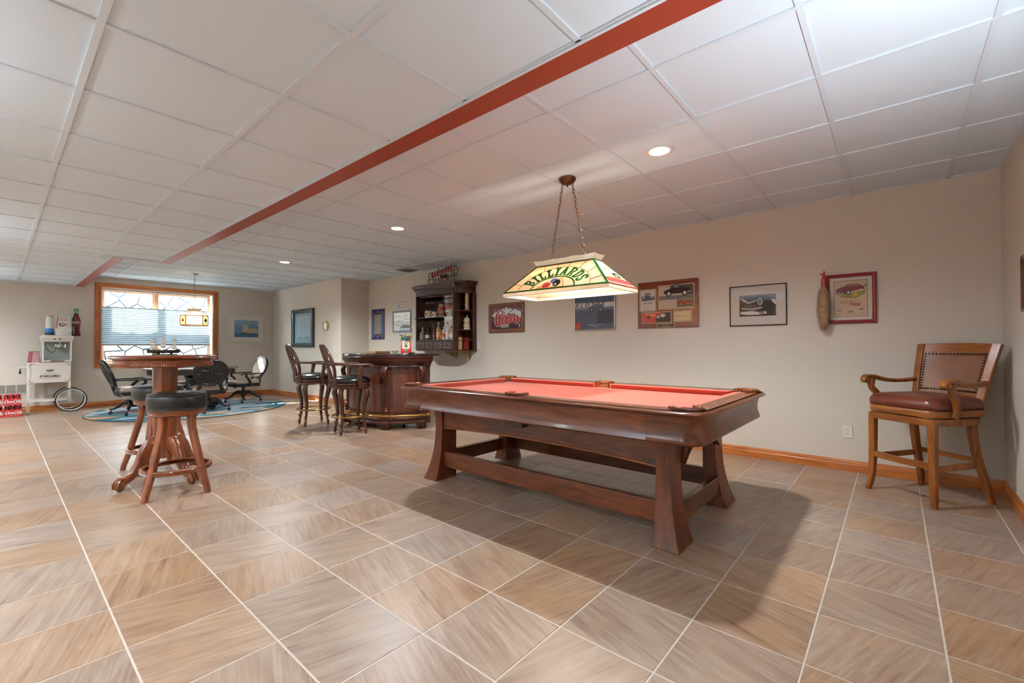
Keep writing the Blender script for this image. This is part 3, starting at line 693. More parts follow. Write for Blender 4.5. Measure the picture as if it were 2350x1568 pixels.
# ---- invented uplighters outside the picture, added to brighten ceiling and room evenly
def fill_lamp(x, y, label, e=135., h=1.8):
    t = thing('added_fill_lamp', label, 'floor lamp', (x, y, 0), 0, 'added fill lamps outside the picture'); NK = mat('satin_nickel', (190, 186, 180), .35, metal=.8)
    MB().lathe([(.001, 0), (.14, 0), (.14, .012), (.05, .03), (.014, .04), (.001, .04)], 28).obj('base', NK, t)
    MB().cyl((0, 0, .03), (0, 0, h-.1), .012, n=12).obj('pole', NK, t)
    MB().at(T(0, 0, h-1.8)).lathe([(.015, 1.69), (.06, 1.70), (.12, 1.74), (.16, 1.80), (.155, 1.80), (.115, 1.748), (.05, 1.71), (.001, 1.70)], 28, cap=False).obj('bowl', NK, t)
    MB().sphere((0, 0, h-.055), .03, 10).obj('bulb', LENS, t)
    light('fill_uplight', 'SPOT', (0, 0, h+.01), e, (.88, .95, 1.0), t, spot_size=2.9, spot_blend=.6, shadow_soft_size=.1, rot=(PI, 0, 0))
fill_lamp(1.72, -.44, 'added unseen fill lamp against the near wall beside the camera', 44., 1.42)
fill_lamp(-1.3, 2.6, 'added fill lamp on the unseen side of the room, nearer one')
fill_lamp(-1.3, 6.4, 'added fill lamp on the unseen side of the room, middle one')
fill_lamp(-1.3, 10.0, 'added fill lamp on the unseen side of the room, far one')
# ---- billiards lamp
BRONZE = mat('bronze', (104, 66, 44), .4, metal=.7, vary=.3, vscale=40)
CHAIN = mat('antique_chain', (150, 112, 80), .35, metal=.85)
CAME = mat('dark_came', (70, 62, 34), .45, metal=.5)
CREAM = lampglass('cream_glass', (255, 240, 212)); CREAM2 = lampglass('cream_glass_pale', (255, 247, 232), .7)
GREEN = lampglass('green_glass', (20, 130, 48), .6, .45); OLIVE = lampglass('olive_glass', (84, 86, 26), .5, .3)
REDG = lampglass('red_glass', (226, 84, 82), .6); BLUEG = lampglass('blue_glass', (92, 138, 222), .6); BLACKG = lampglass('black_glass', (34, 30, 24), .2); AMBER = lampglass('amber_glass', (232, 170, 92), .65); PALEB = lampglass('pale_blue_glass', (176, 208, 228), .6)
def billiard_lamp():
    LX, LY = 3.0, 1.99; z0, zr, z1, z2 = 1.54, 1.568, 1.79, 1.828
    a, b, ta, tb = .232, .49, .052, .27
    t = thing('billiards_lamp', 'stained glass billiards lamp hanging on two chains over the pool table', 'pendant lamp', (LX, LY, 0))
    def panel_frame(k):
        """matrix: local x along the panel, local y up the slope, z outward. k 0 near long side, 1 far long side, 2 near short end, 3 far short end"""
        if k < 2: s = -1 if k == 0 else 1; o = Vector((s*a, 0, zr)); up = Vector((-s*(a-ta), 0, z1-zr)).normalized(); ax = Vector((0, s, 0))
        else: s = -1 if k == 2 else 1; o = Vector((0, s*b, zr)); up = Vector((0, -s*(b-tb), z1-zr)).normalized(); ax = Vector((-s, 0, 0))
        n = ax.cross(up)
        return Matrix((ax.to_4d(), up.to_4d(), n.to_4d(), o.to_4d())).transposed()
    def fix(M): M[3][0] = M[3][1] = M[3][2] = 0; M[3][3] = 1; return M
    def arcp(ra, rb, t0, t1, n): return [(ra*math.cos(t0+(t1-t0)*i/n), rb*math.sin(t0+(t1-t0)*i/n)) for i in range(n+1)]
    for k in range(4):
        M = fix(panel_frame(k)); hb, ht = (b, tb) if k < 2 else (a, ta)
        H = math.hypot(a-ta, z1-zr) if k < 2 else math.hypot(b-tb, z1-zr)
        P = MB().at(M).prism([(-hb, 0), (hb, 0), (ht, H), (-ht, H)], -.003, 0).obj('shade_panel', CREAM, t, smooth=0)
        def piece(poly, m, name, h=.0022): return MB().at(M).prism(poly, .0002, h).obj(name, m, P, smooth=0)
        def strip(pts, w, m, name, h=.0035):
            mb = MB().at(M)
            for p, q in zip(pts, pts[1:]):
                dx, dy = q[0]-p[0], q[1]-p[1]; L = math.hypot(dx, dy) or 1; nx, ny = -dy/L*w/2, dx/L*w/2
                mb.prism([(p[0]+nx, p[1]+ny), (p[0]-nx, p[1]-ny), (q[0]-nx, q[1]-ny), (q[0]+nx, q[1]+ny)], .0004, h)
            return mb.obj(name, m, P, smooth=0)
        bw = .011 if k < 2 else .013
        # coloured border strips
        strip([(-hb+.012, bw/2+.001), (hb-.012, bw/2+.001)], bw, GREEN if k < 2 else REDG, 'border_strip')
        for s in (-1, 1): strip([(s*(hb-.006), .003), (s*(ht-.002), H-.004)], .013 if k < 2 else .008, GREEN if (s > 0) == (k in (0,)) or k == 1 else OLIVE, 'border_strip', .003)
        strip([(-ht, H-.005), (ht, H-.005)], .012, OLIVE, 'border_strip')
        if k < 2:
            oa, ob, ia, ib = .335, .238, .205, .133
            strip(arcp(oa, ob, 0.04, PI-.04, 40), .0022, CAME, 'came_line')
            for f in (-.8, -.55, -.3, -.08, .12, .34, .58, .82):
                t0 = PI/2-f*PI/2*1.02; p0 = (oa*math.cos(t0), ob*math.sin(t0)); d = (math.cos(t0)*.9, math.sin(t0)); e = p0
                for st in range(60):
                    q = (p0[0]+d[0]*st*.006, p0[1]+d[1]*st*.006)
                    lim = hb+(ht-hb)*q[1]/H
                    if q[1] > H-.008 or abs(q[0]) > lim-.01: break
                    e = q
                strip([p0, e], .0018, CAME, 'came_line')
            # inner arch, rack with balls
            strip(arcp(ia, ib, .1, PI-.1, 30), .011, GREEN, 'arch_band', .003)
            rk = [(-.15, .016), (.105, .016), (.062, .112)]
            for p, q in ((rk[0], rk[1]), (rk[1], rk[2]), (rk[2], rk[0])): strip([p, q], .007, AMBER, 'rack_strip', .0032)
            piece(ell(-.066, .046, .038, .03), REDG, 'ball_piece', .003); piece(ell(-.008, .088, .034, .026), BLUEG, 'ball_piece', .0028)
            piece(ell(.028, .058, .034, .036), BLACKG, 'ball_piece', .0034); piece(ell(.022, .044, .014, .013), CREAM2, 'ball_spot', .004)
            # BILLIARDS set round the arch: slab letters as glass pieces
            G_ = slab_letters('BILLIARDS'); n = len('BILLIARDS'); A0, A1 = PI-.36, .36
            tot = sum(w for w, _ in G_)+.16*(n-1); x = 0
            for w, quads in G_:
                mb = MB().at(M)
                for quad in quads:
                    pl = []
                    for i in range(4):
                        p, q = quad[i], quad[(i+1) % 4]
                        for s in range(3): f = s/3; pl.append((p[0]+(q[0]-p[0])*f, p[1]+(q[1]-p[1])*f))
                    out = []
                    for u, v in pl:
                        tt = A0+(A1-A0)*(x+u)/tot; ra = ia+.012+(oa-ia-.018)*v; rb = ib+.012+(ob-ib-.018)*v
                        out.append((ra*math.cos(tt), rb*math.sin(tt)))
                    mb.prism(out, .0004, .0036)
                mb.obj('letter', GREEN, P, smooth=0); x += w+.16
        else:
            strip([(-hb+.05, .055), (hb-.05, .055)], .05, REDG, 'border_strip', .003)
            piece([(-.13, .085), (.13, .085), (.1, .098), (-.1, .098)], AMBER, 'rack_strip', .003)
            piece(ell(-.055, .135, .035, .03), PALEB, 'ball_piece', .003); piece(ell(.05, .125, .045, .034), BLACKG, 'ball_piece', .003); piece(ell(.045, .12, .02, .015), CREAM2, 'ball_spot', .0036)
            strip([(-.09, .1), (-.045, .2), (.045, .2)], .006, AMBER, 'rack_strip', .0032); strip([(-.02, .15), (.1, .1)], .005, REDG, 'cue_strip', .0033)
    # lower band of separate panes, corner posts
    for k in range(4):
        hb = b if k < 2 else a; s = -1 if k % 2 == 0 else 1; n = 6 if k < 2 else 3
        for i in range(n):
            u0, u1 = -hb+2*hb*i/n+.0012, -hb+2*hb*(i+1)/n-.0012
            mb = MB()
            if k < 2: mb.box(s*a-.002, s*a+.002, u0, u1, z0, zr)
            else: mb.box(u0, u1, s*b-.002, s*b+.002, z0, zr)
            mb.obj('band_pane', CREAM2, t, smooth=0)
        if k < 2: MB().box(s*a-.003, s*a+.003, -b, b, zr-.0015, zr+.0015).box(s*a-.003, s*a+.003, -b, b, z0-.0015, z0).obj('came_line', CAME, t, smooth=0)
        else: MB().box(-a, a, s*b-.003, s*b+.003, zr-.0015, zr+.0015).box(-a, a, s*b-.003, s*b+.003, z0-.0015, z0).obj('came_line', CAME, t, smooth=0)
    # flared gallery with a wavy top edge
    def gal(k, i, n):
        s = -1 if k % 2 == 0 else 1; h = tb if k < 2 else ta; off = ta if k < 2 else tb; mb = MB(); m = 8; r0 = []; r1 = []
        for j in range(m+1):
            f = -1+2*(i+j/m)/n; wave = .006*abs(math.sin((i+j/m)*PI*1.0))
            for lst, z, o in ((r0, z1, 0.), (r1, z2+.006-wave, .024)):
                u = f*(h+o); w = s*(off+o); lst.append((w, u, z) if k < 2 else (u, w, z))
        vs = r0+r1+[(x*.985, y*.995, z) for x, y, z in r0]+[(x*.985, y*.995, z) for x, y, z in r1]; q = m+1
        fs = [(j, j+1, q+j+1, q+j) for j in range(m)]+[(2*q+j, 3*q+j, 3*q+j+1, 2*q+j+1) for j in range(m)]+[(q+j, q+j+1, 3*q+j+1, 3*q+j) for j in range(m)]
        mb.add(vs, fs); mb.obj('gallery_pane', CREAM2, t, smooth=0)
    for k in range(4):
        for i in range(3 if k < 2 else 1): gal(k, i, 3 if k < 2 else 1)
    MB().ring([(-ta-.004, -tb-.004), (ta+.004, -tb-.004), (ta+.004, tb+.004), (-ta-.004, tb+.004)], [(-ta+.006, -tb+.006), (ta-.006, -tb+.006), (ta-.006, tb-.006), (-ta+.006, tb-.006)], z1-.004, z1+.004).obj('top_rim', CAME, t, smooth=0)
    MB().box(-.012, .012, -tb+.004, tb-.004, z1-.004, z1+.002).obj('hanger_bar', BRONZE, t)
    # canopy
    c = MB().lathe([(.001, ZH), (.068, ZH), (.07, ZH-.006), (.062, ZH-.012), (.05, ZH-.03), (.028, ZH-.042), (.001, ZH-.045)], 28).obj('canopy', BRONZE, t)
    mb = MB()
    for i in range(18): th = 2*PI*i/18; mb.tube([(.064*math.cos(th), .064*math.sin(th), ZH-.011), (.05*math.cos(th), .05*math.sin(th), ZH-.031), (.03*math.cos(th), .03*math.sin(th), ZH-.043)], .004, 5)
    mb.obj('fluting', BRONZE, c)
    MB().lathe([(.001, ZH-.04), (.009, ZH-.046), (.006, ZH-.052), (.011, ZH-.058), (.003, ZH-.068), (.001, ZH-.07)], 14).obj('finial', BRONZE, c)
    # chains: every link a piece
    link = MB().torus((0, 0, 0), .0105, .0024, 14, 6, 'y', 1, 1.9).mesh('link', CHAIN)
    for s in (-1, 1):
        p0 = Vector((0, s*.045, ZH-.035)); p1 = Vector((0, s*.165, z1+.01)); d = p1-p0; n = 20
        ch = bpy.data.objects.new('chain', None); C.objects.link(ch); ch.parent = t; ch.empty_display_size = .05
        q = d.to_track_quat('Z', 'X')
        for i in range(n):
            o = bpy.data.objects.new('link', link); C.objects.link(o); o.parent = ch
            o.location = p0+d*(i+.5)/n; e = q.to_matrix().to_4x4() @ Rz(PI/2*(i % 2)); o.rotation_euler = e.to_euler()
            o.scale = (1, 1, d.length/n/.0355)
        cord = [p0+d*i/30+Vector((.006*math.sin(i*1.3), .006*math.cos(i*1.3), 0)) for i in range(31)]
        MB().tube(cord, .0018, 5).obj('cord', BRONZE, t)
    # lamp holders and bulbs
    BULB = mat('lit_bulb', (255, 240, 214), .4, emit=(255, 226, 180), estr=22.0)
    for y in (-.22, 0, .22):
        MB().cyl((0, y, 1.70), (0, y, 1.782), .016, n=12).obj('socket', BRONZE, t)
        MB().sphere((0, y, 1.672), .03, 12).obj('bulb', BULB, t)
        light('bulb_light', 'POINT', (0, y, 1.635), 8.5, (1, .9, .76), t, shadow_soft_size=.03)
    MB().box(-.006, .006, -.25, .25, 1.78, 1.786).obj('crossbar', BRONZE, t)
def slab_letters(word):
    """each letter: width and quads in a unit-high box, slab serifs"""
    def R(x0, x1, y0, y1): return [(x0, y0), (x1, y0), (x1, y1), (x0, y1)]
    def arcq(cx, cy, rx, ry, w, a0, a1, n=6):
        q = []
        for i in range(n):
            t0, t1 = math.radians(a0+(a1-a0)*i/n), math.radians(a0+(a1-a0)*(i+1)/n)
            q.append([(cx+rx*math.cos(t0), cy+ry*math.sin(t0)), (cx+rx*math.cos(t1), cy+ry*math.sin(t1)), (cx+(rx-w)*math.cos(t1), cy+(ry-w)*math.sin(t1)), (cx+(rx-w)*math.cos(t0), cy+(ry-w)*math.sin(t0))])
        return q
    out = []
    for ch in word:
        if ch == 'I': q = [R(.1, .3, 0, 1), R(0, .4, 0, .16), R(0, .4, .84, 1)]; w = .4
        elif ch == 'L': q = [R(.08, .27, 0, 1), R(0, .36, .84, 1), R(0, .62, 0, .16), R(.5, .62, .16, .36)]; w = .62
        elif ch == 'B': q = [R(.06, .24, 0, 1), R(0, .3, 0, .15), R(0, .3, .85, 1), R(.24, .36, .42, .58)]+arcq(.32, .75, .3, .25, .16, -90, 90)+arcq(.34, .27, .34, .27, .17, -90, 90); w = .7
        elif ch == 'A': q = [[(0.02, 0), (.2, 0), (.42, 1), (.28, 1)], [(.48, 0), (.68, 0), (.42, 1), (.28, 1)], R(.16, .54, .28, .42), R(-.02, .24, 0, .13), R(.44, .72, 0, .13)]; w = .7
        elif ch == 'R': q = [R(.06, .24, 0, 1), R(0, .3, 0, .15), R(0, .3, .85, 1), [(.28, .46), (.46, .46), (.68, 0), (.48, 0)]]+arcq(.32, .72, .3, .28, .16, -90, 90); w = .7
        elif ch == 'D': q = [R(.06, .24, 0, 1), R(0, .3, 0, .15), R(0, .3, .85, 1)]+arcq(.26, .5, .4, .5, .17, -90, 90, 9); w = .68
        elif ch == 'S': q = arcq(.3, .73, .28, .27, .16, 20, 270, 9)+arcq(.3, .27, .28, .27, .16, 90, -160, 9)+[R(.46, .58, .68, .92), R(.02, .14, .08, .32)]; w = .6
        out.append((w, q))
    return out
billiard_lamp()
# ================================================================ SEATING
def loft_plan(mb, plan, levels):
    """plan: list of (x, y) about the origin; levels: (scale or inset function, z)"""
    mb.loft([[(x*s, y*s, z) for x, y in plan] for s, z in levels]); return mb
def corner_chair():
    WD = wood('chestnut_z', (104, 52, 15), (168, 100, 40), 'z', 5, .35, .3, 6); WX = wood('chestnut_x', (104, 52, 15), (168, 100, 40), 'x', 5, .35, .3, 6)
    LE = mat('oxblood_leather', (104, 46, 32), .32, coat=.25, coat_r=.25, bump=.12, bscale=120, vary=.22, vscale=7); LB = mat('back_leather', (134, 92, 70), .36, coat=.2, coat_r=.3, bump=.1, bscale=120, vary=.18, vscale=6)
    NAIL = mat('antique_nail', (96, 62, 36), .35, metal=.85)
    t = thing('counter_armchair', 'wooden counter height armchair with brown leather seat standing in the room corner', 'chair', (4.555, -.165, 0), math.radians(51.7))
    # legs
    for s in (-1, 1):
        MB().bar(catmull([(s*.235, .245, 0), (s*.222, .23, .08), (s*.213, .22, .25), (s*.21, .217, .60)], 4), [.032, .036, .042, .046], [.032, .036, .042, .046], (1, 0, 0), .004).obj('leg', WD, t)
        MB().bar(catmull([(s*.23, -.27, 0), (s*.222, -.262, .06), (s*.212, -.23, .18), (s*.2, -.185, .34), (s*.195, -.16, .48), (s*.195, -.15, .60)], 4), [.032, .036, .04, .042], [.036, .042, .05, .05], (1, 0, 0), .004).obj('leg', WD, t)
    # apron and stretchers
    MB().ring(rrect(-.235, .235, -.185, .243, .03, 4), rrect(-.2, .2, -.15, .205, .02, 4), .562, .612).obj('apron', WX, t, bevel=.003)
    MB().bar(catmull([(-.205, .222, .285), (-.1, .245, .285), (0, .252, .285), (.1, .245, .285), (.205, .222, .285)], 4), .045, .022, (0, 0, 1), .003).obj('footrail', WX, t)
    MB().bar([(-.2, -.215, .30), (.2, -.215, .30)], .035, .02, (0, 0, 1), .003).obj('stretcher', WX, t)
    for s in (-1, 1): MB().bar([(s*.214, .215, .262), (s*.208, -.2, .275)], .042, .02, (0, 0, 1), .003).obj('stretcher', WD, t)
    MB().cyl((0, 0, .6), (0, 0, .628), .12, n=24).obj('swivel_plate', mat('swivel_steel', (50, 46, 42), .4, metal=.8), t)
    # seat
    plan = rrect(-.245, .245, -.235, .25, .07, 6)
    MB().loft([[(x*s, y*s, z) for x, y in plan] for s, z in ((.985, .622), (1, .628), (1, .664), (.985, .67))]).obj('seat_frame', WX, t)
    se = MB().loft([[(x*s, y*s, z) for x, y in plan] for s, z in ((.965, .668), (.99, .676), (1.015, .70), (1.0, .725), (.95, .745), (.8, .762), (.5, .772), (.15, .775))]).obj('seat', LE, t, smooth=70)
    nm = MB(); per = plan+plan[:1]
    for p, q in zip(per, per[1:]):
        L = math.hypot(q[0]-p[0], q[1]-p[1]); k = max(1, int(L/.013))
        for i in range(k): f = i/k; nm.sphere(((p[0]+(q[0]-p[0])*f)*.995, (p[1]+(q[1]-p[1])*f)*.995, .678), .0042, 6)
    nm.obj('nailheads', NAIL, se)
    # curved, fanned back
    zb, zt = .60, 1.135
    def bp(u, z):
        """u -1..1 across, returns a point on the back's mid surface"""
        f = (z-zb)/(zt-zb); w = .215+.05*f; lean = -.222-.115*f-.03*f*f; bow = .055*(u*u)
        return Vector((u*w, lean+bow, z))
    for s in (-1, 1):
        MB().bar([bp(s*.93, z) for z in [zb+(zt-zb)*i/9 for i in range(10)]], [.05, .056], .034, (1, -.2*s, 0), .006).obj('back_post', WD, t)
    def rail(z0, z1, name, th=.03):
        mb = MB(); n = 14; rings = []
        for i in range(n+1):
            u = -.88+1.76*i/n; c = .012*(1-u*u) if z1 > 1.1 else 0
            a, b = bp(u, z0), bp(u, z1+c); nrm = Vector((-u*.35, 1, 0)).normalized()*th/2
            rings.append([tuple(a-nrm), tuple(a+nrm), tuple(b+nrm), tuple(b-nrm)])
        return mb.loft(rings).obj(name, WX, t, bevel=.004)
    rail(1.075, 1.135, 'top_rail'); rail(.735, .775, 'lower_rail')
    mb = MB(); n = 14; m = 8; rings = []
    for j in range(m+1):
        z = .77+(1.08-.77)*j/m; rings.append([tuple(bp(-.86+1.72*i/n, z)+Vector((0, .014+.012*math.sin(PI*i/n)*math.sin(PI*j/m), 0))) for i in range(n+1)])
    vs = [p for r in rings for p in r]; k = n+1
    mb.add(vs+[(x, y-.03, z) for x, y, z in vs], [(j*k+i, j*k+i+1, (j+1)*k+i+1, (j+1)*k+i) for j in range(m) for i in range(n)]+[(m*k+k+j*k+i, m*k+k+(j+1)*k+i, m*k+k+(j+1)*k+i+1, m*k+k+j*k+i+1) for j in range(m) for i in range(n)])
    bl = mb.obj('backrest', LB, t, smooth=70)
    nm = MB()
    for i in range(19):
        u = -.77+1.54*i/18
        for z in (.79, 1.062): nm.sphere(tuple(bp(u, z)+Vector((0, .022, 0))), .0072, 6)
    for i in range(14):
        z = .79+(1.062-.79)*i/13
        for s in (-1, 1): nm.sphere(tuple(bp(s*.77, z)+Vector((0, .022, 0))), .0072, 6)
    nm.obj('nailheads', NAIL, bl)
    # scrolled arms
    for s in (-1, 1):
        p0 = bp(s*.95, .862)
        pts = catmull([p0, (s*.25, -.12, .848), (s*.268, .02, .852), (s*.28, .13, .878), (s*.281, .185, .882), (s*.281, .215, .868), (s*.281, .219, .846), (s*.281, .2, .838)], 5)
        a = MB().bar(pts, [.038, .042, .05, .056, .056, .05, .044, .034], [.028, .028, .03, .03, .03, .028, .026, .02], (1, 0, 0), .006).obj('arm', WX, t, smooth=60)
        MB().cyl((s*.281-.029, .203, .853), (s*.281+.029, .203, .853), .016, n=12).obj('scroll', WX, a)
        MB().bar(catmull([(s*.247, .09, .622), (s*.256, .075, .67), (s*.272, .105, .745), (s*.279, .15, .80), (s*.28, .14, .862)], 5), [.03, .03, .034, .036], [.05, .05, .04, .044], (1, 0, 0), .006).obj('arm_support', WD, t, smooth=60)
corner_chair()

CHERRY_Z = wood('cherry_z', (86, 38, 18), (148, 80, 42), 'z', 5, .3, .4, 7); CHERRY_X = wood('cherry_x', (86, 38, 18), (148, 80, 42), 'x', 5, .3, .4, 7)
BLACKV = mat('black_vinyl', (24, 24, 23), .4, spec=.4, bump=.06, bscale=160, coat=.05, coat_r=.3)
def round_stool(loc, rz, label):
    t = thing('backless_stool', label, 'stool', loc, rz, 'backless stools at the pub table')
    MB().lathe([(.001, .78), (0.1134, .778), (0.1661, .773), (0.1823, .767), (0.1863, .769), (0.1912, .764), (0.1912, .757), (0.1871, .753), (0.1928, .742), (0.1964, .71), (0.1936, .678), (0.1879, .658), (0.1903, .653), (0.1879, .646), (.001, .646)], 44).obj('seat', BLACKV, t, smooth=42)
    MB().lathe([(.001, .65), (0.1831, .65), (0.1863, .646), (0.1863, .64), (0.179, .636), (0.1831, .632), (0.1831, .626), (0.1766, .622), (0.1798, .618), (0.1798, .612), (0.1717, .604), (.001, .604)], 40).obj('seat_ring', CHERRY_X, t)
    for k in range(4):
        M = Rz(PI/4+k*PI/2)
        pts = catmull([(.27, 0, 0), (.258, 0, .05), (.222, 0, .16), (.192, 0, .27), (.155, 0, .40), (.128, 0, .52), (.130, 0, .607)], 5)
        MB().at(M).bar(pts, [.04, .042, .045, .045, .045], [.034, .037, .044, .048, .048], (0, 1, 0), .006).obj('leg', CHERRY_Z, t, smooth=50)
    MB().lathe([(.206, .175), (.212, .17), (.228, .172), (.232, .178), (.226, .183), (.232, .188), (.226, .193), (.232, .198), (.229, .206), (.21, .207), (.204, .20)][::-1], 40, cap=False).obj('footring', CHERRY_X, t)
    MB().box(-.13, .13, -.02, .02, .58, .604).box(-.02, .02, -.13, .13, .58, .604).obj('cross_brace', CHERRY_X, t)
round_stool((.935, 4.277, 0), math.radians(-11.5), 'black cushioned backless stool in front of the pub table')
round_stool((1.0, 5.24, 0), math.radians(14), 'black cushioned backless stool behind the pub table pedestal')

def pub_table():
    t = thing('pub_table', 'tall cherry pub table with rope carved edge and claw feet', 'table', (.945, 4.72, 0), math.radians(-3))
    def octo(r, n=8): return [(r*math.cos(PI/8+2*PI*i/n), r*math.sin(PI/8+2*PI*i/n)) for i in range(n)]
    MB().lathe([(.001, 1.028), (.352, 1.028), (.364, 1.034), (.371, 1.044), (.366, 1.054), (.355, 1.06), (.001, 1.06)], 64).obj('tabletop', CHERRY_X, t)
    a = MB().lathe([(.31, 1.03), (.336, 1.03), (.339, 1.02), (.334, 1.01), (.334, .995), (.342, .99), (.342, .972), (.337, .964), (.31, .964)], 64, cap=False).obj('apron', CHERRY_X, t)
    mb = MB()
    for i in range(130):
        th = 2*PI*i/130; c, s = math.cos(th), math.sin(th); c2, s2 = math.cos(th+.035), math.sin(th+.035)
        mb.tube([(0.3407*c, 0.3407*s, .975), (0.3438*(c+c2)/2, 0.3438*(s+s2)/2, .981), (0.3407*c2, 0.3407*s2, .987)], .0048, 5)
    mb.obj('rope_carving', CHERRY_X, a)
    MB().lathe([(.001, .964), (.31, .964), (.31, .975), (.001, .975)], 40).obj('underside', CHERRY_X, t)
    oc = octo(1.0)
    pr = [(.118, .20), (.12, .205), (.105, .23), (.098, .26), (.108, .40), (.112, .54), (.118, .545), (.118, .56), (.110, .565), (.116, .575), (.116, .59), (.108, .60), (.112, .61), (.106, .625), (.112, .64), (.116, .86), (.118, .965)]
    MB().loft([[(x*r*.76, y*r*.76, z) for x, y in oc] for r, z in pr]).obj('pedestal', CHERRY_Z, t, smooth=25)
    for k in range(4):
        M = Rz(k*PI/2+math.radians(25)) @ Matrix.Diagonal((.84, .9, 1, 1))
        f = MB().at(M).bar(catmull([(.06, 0, .30), (.115, 0, .32), (.175, 0, .265), (.23, 0, .175), (.29, 0, .105), (.345, 0, .075), (.37, 0, .062)], 5), [.06, .066, .066, .06, .056, .058, .06], [.10, .12, .11, .085, .066, .06, .06], (0, 1, 0), .012).obj('foot', CHERRY_Z, t, smooth=60)
        MB().at(M).sphere((.39, 0, .04), .04, 14, 1.05, 1., 1.).obj('ball', CHERRY_Z, f)
        for yy in (-.024, 0, .024): MB().at(M).tube(catmull([(.35, yy*.8, .085), (.395, yy*1.1, .085), (.425, yy*1.25, .055), (.43, yy*1.2, .02)], 4), [.014, .015, .012, .007], 7).obj('claw', CHERRY_Z, f)
pub_table()

DARKW = wood('espresso_z', (48, 22, 12), (92, 48, 28), 'z', 5, .3, .4, 7); DARKX = wood('espresso_x', (48, 22, 12), (92, 48, 28), 'x', 5, .3, .4, 7)
BRASS = mat('aged_brass', (168, 124, 66), .3, metal=.9); BLACKL = mat('black_leather', (20, 20, 20), .25, coat=.3, coat_r=.2, bump=.06, bscale=120)
def bar_stool(loc, rz, label):
    """faces local +x"""
    t = thing('bar_armchair', label, 'bar stool', loc, rz, 'carved bar stools')
    for k in range(4):
        M = Rz(PI/4+k*PI/2)
        lg = MB().at(M).bar(catmull([(.218, 0, .05), (.208, 0, .1), (.19, 0, .2), (.19, 0, .34), (.215, 0, .46), (.232, 0, .53), (.215, 0, .575), (.19, 0, .60)], 5), [.026, .028, .032, .04, .05, .056, .05, .044], [.026, .028, .034, .042, .052, .056, .05, .044], (0, 1, 0), .007).obj('leg', DARKW, t, smooth=60)
        MB().at(M @ T(.219, 0, 0)).lathe([(.004, 0), (.009, .004), (.013, .02), (.02, .028), (.02, .034), (.014, .04), (.021, .052), (.022, .06), (.014, .07), (.012, .08)], 12).obj('toe', DARKW, lg)
        MB().at(M).tube([(.226, 0, .115), (.228, 0, .14), (.218, 0, .15)], [.004, .012, .006], 7).obj('leaf_carving', DARKW, lg)
    MB().torus((0, 0, .235), .225, .011, 40, 8).obj('footring', BRASS, t)
    MB().lathe([(.001, .59), (.225, .59), (.24, .598), (.236, .608), (.244, .614), (.244, .628), (.236, .634), (.246, .642), (.246, .665), (.23, .672), (.001, .672)], 40).obj('seat_frame', DARKX, t)
    MB().lathe([(.235, .668), (.25, .682), (.25, .7), (.235, .72), (.19, .742), (.1, .756), (.001, .76)], 36, cap=False).obj('seat', BLACKL, t, smooth=70)
    # oval pierced back, leaning away
    def bk(a, rr=1.):
        z = .92+.235*rr*math.sin(a); y = .19*rr*math.cos(a); return Vector((-.225-(z-.70)*.30+(y*y)*.8, y, z))
    pts = [bk(2*PI*i/36) for i in range(36)]
    MB().tube(pts, .021, 8, closed=True).obj('back_frame', DARKW, t, smooth=70)
    sp = MB()
    for s in (-1, 1):
        sp.tube(catmull([bk(-PI/2, .92), bk(-PI/2+s*.5, .55), bk(-PI/2+s*.9, .25), bk(PI/2-s*.9, .3), bk(PI/2-s*.9, .62), bk(PI/2-s*.3, .9)], 5), .011, 6)
        sp.tube(catmull([bk(s*PI/2-PI/2+PI/2+.0, .2), bk(PI/2-s*PI/2, .4), bk(PI/2-s*PI/2, .68), bk(PI/2-s*PI/2+.3, .92)], 5), .010, 6)
        sp.torus(tuple(bk(PI/2-s*PI/2, .52)), .038, .008, 16, 6, 'x')
    sp.torus(tuple(bk(0, 0)), .05, .01, 18, 6, 'x'); sp.tube([bk(-PI/2, 1.), bk(-PI/2, .2)], .013, 6); sp.tube([bk(PI/2, 1.), bk(PI/2, .2)], .012, 6)
    sp.obj('back_splat', DARKW, t, smooth=70)
    for s in (-1, 1):
        MB().bar(catmull([bk(-PI/2+s*.75, 1.0), (-.225, s*.135, .70), (-.215, s*.13, .62)], 4), .04, .045, (0, 1, 0), .006).obj('back_post', DARKW, t, smooth=60)
        p0 = bk(PI/2-s*PI/2-s*.05, 1.)
        pts = catmull([p0, (-.15, s*.232, .905), (0, s*.262, .895), (.12, s*.268, .90), (.185, s*.268, .897), (.208, s*.268, .88), (.2, s*.268, .862)], 5)
        a = MB().bar(pts, [.036, .04, .044, .05, .05, .046, .04], [.026, .026, .028, .03, .03, .028, .024], (0, 1, 0), .006).obj('arm', DARKX, t, smooth=60)
        MB().cyl((.188, s*.268-.027, .877), (.188, s*.268+.027, .877), .023, n=14).obj('scroll', DARKX, a)
        MB().bar(catmull([(.06, s*.252, .61), (.045, s*.258, .70), (.055, s*.264, .80), (.07, s*.266, .885)], 4), [.034, .034, .036, .04], [.06, .05, .046, .06], (0, 1, 0), .006).obj('arm_support', DARKW, t, smooth=60)
bar_stool((3.035, 5.405, 0), math.radians(-15), 'dark carved swivel bar stool with arms, nearest along the bar')
bar_stool((3.03, 6.42, 0), math.radians(-10), 'dark carved swivel bar stool with arms, farther stool at the bar')

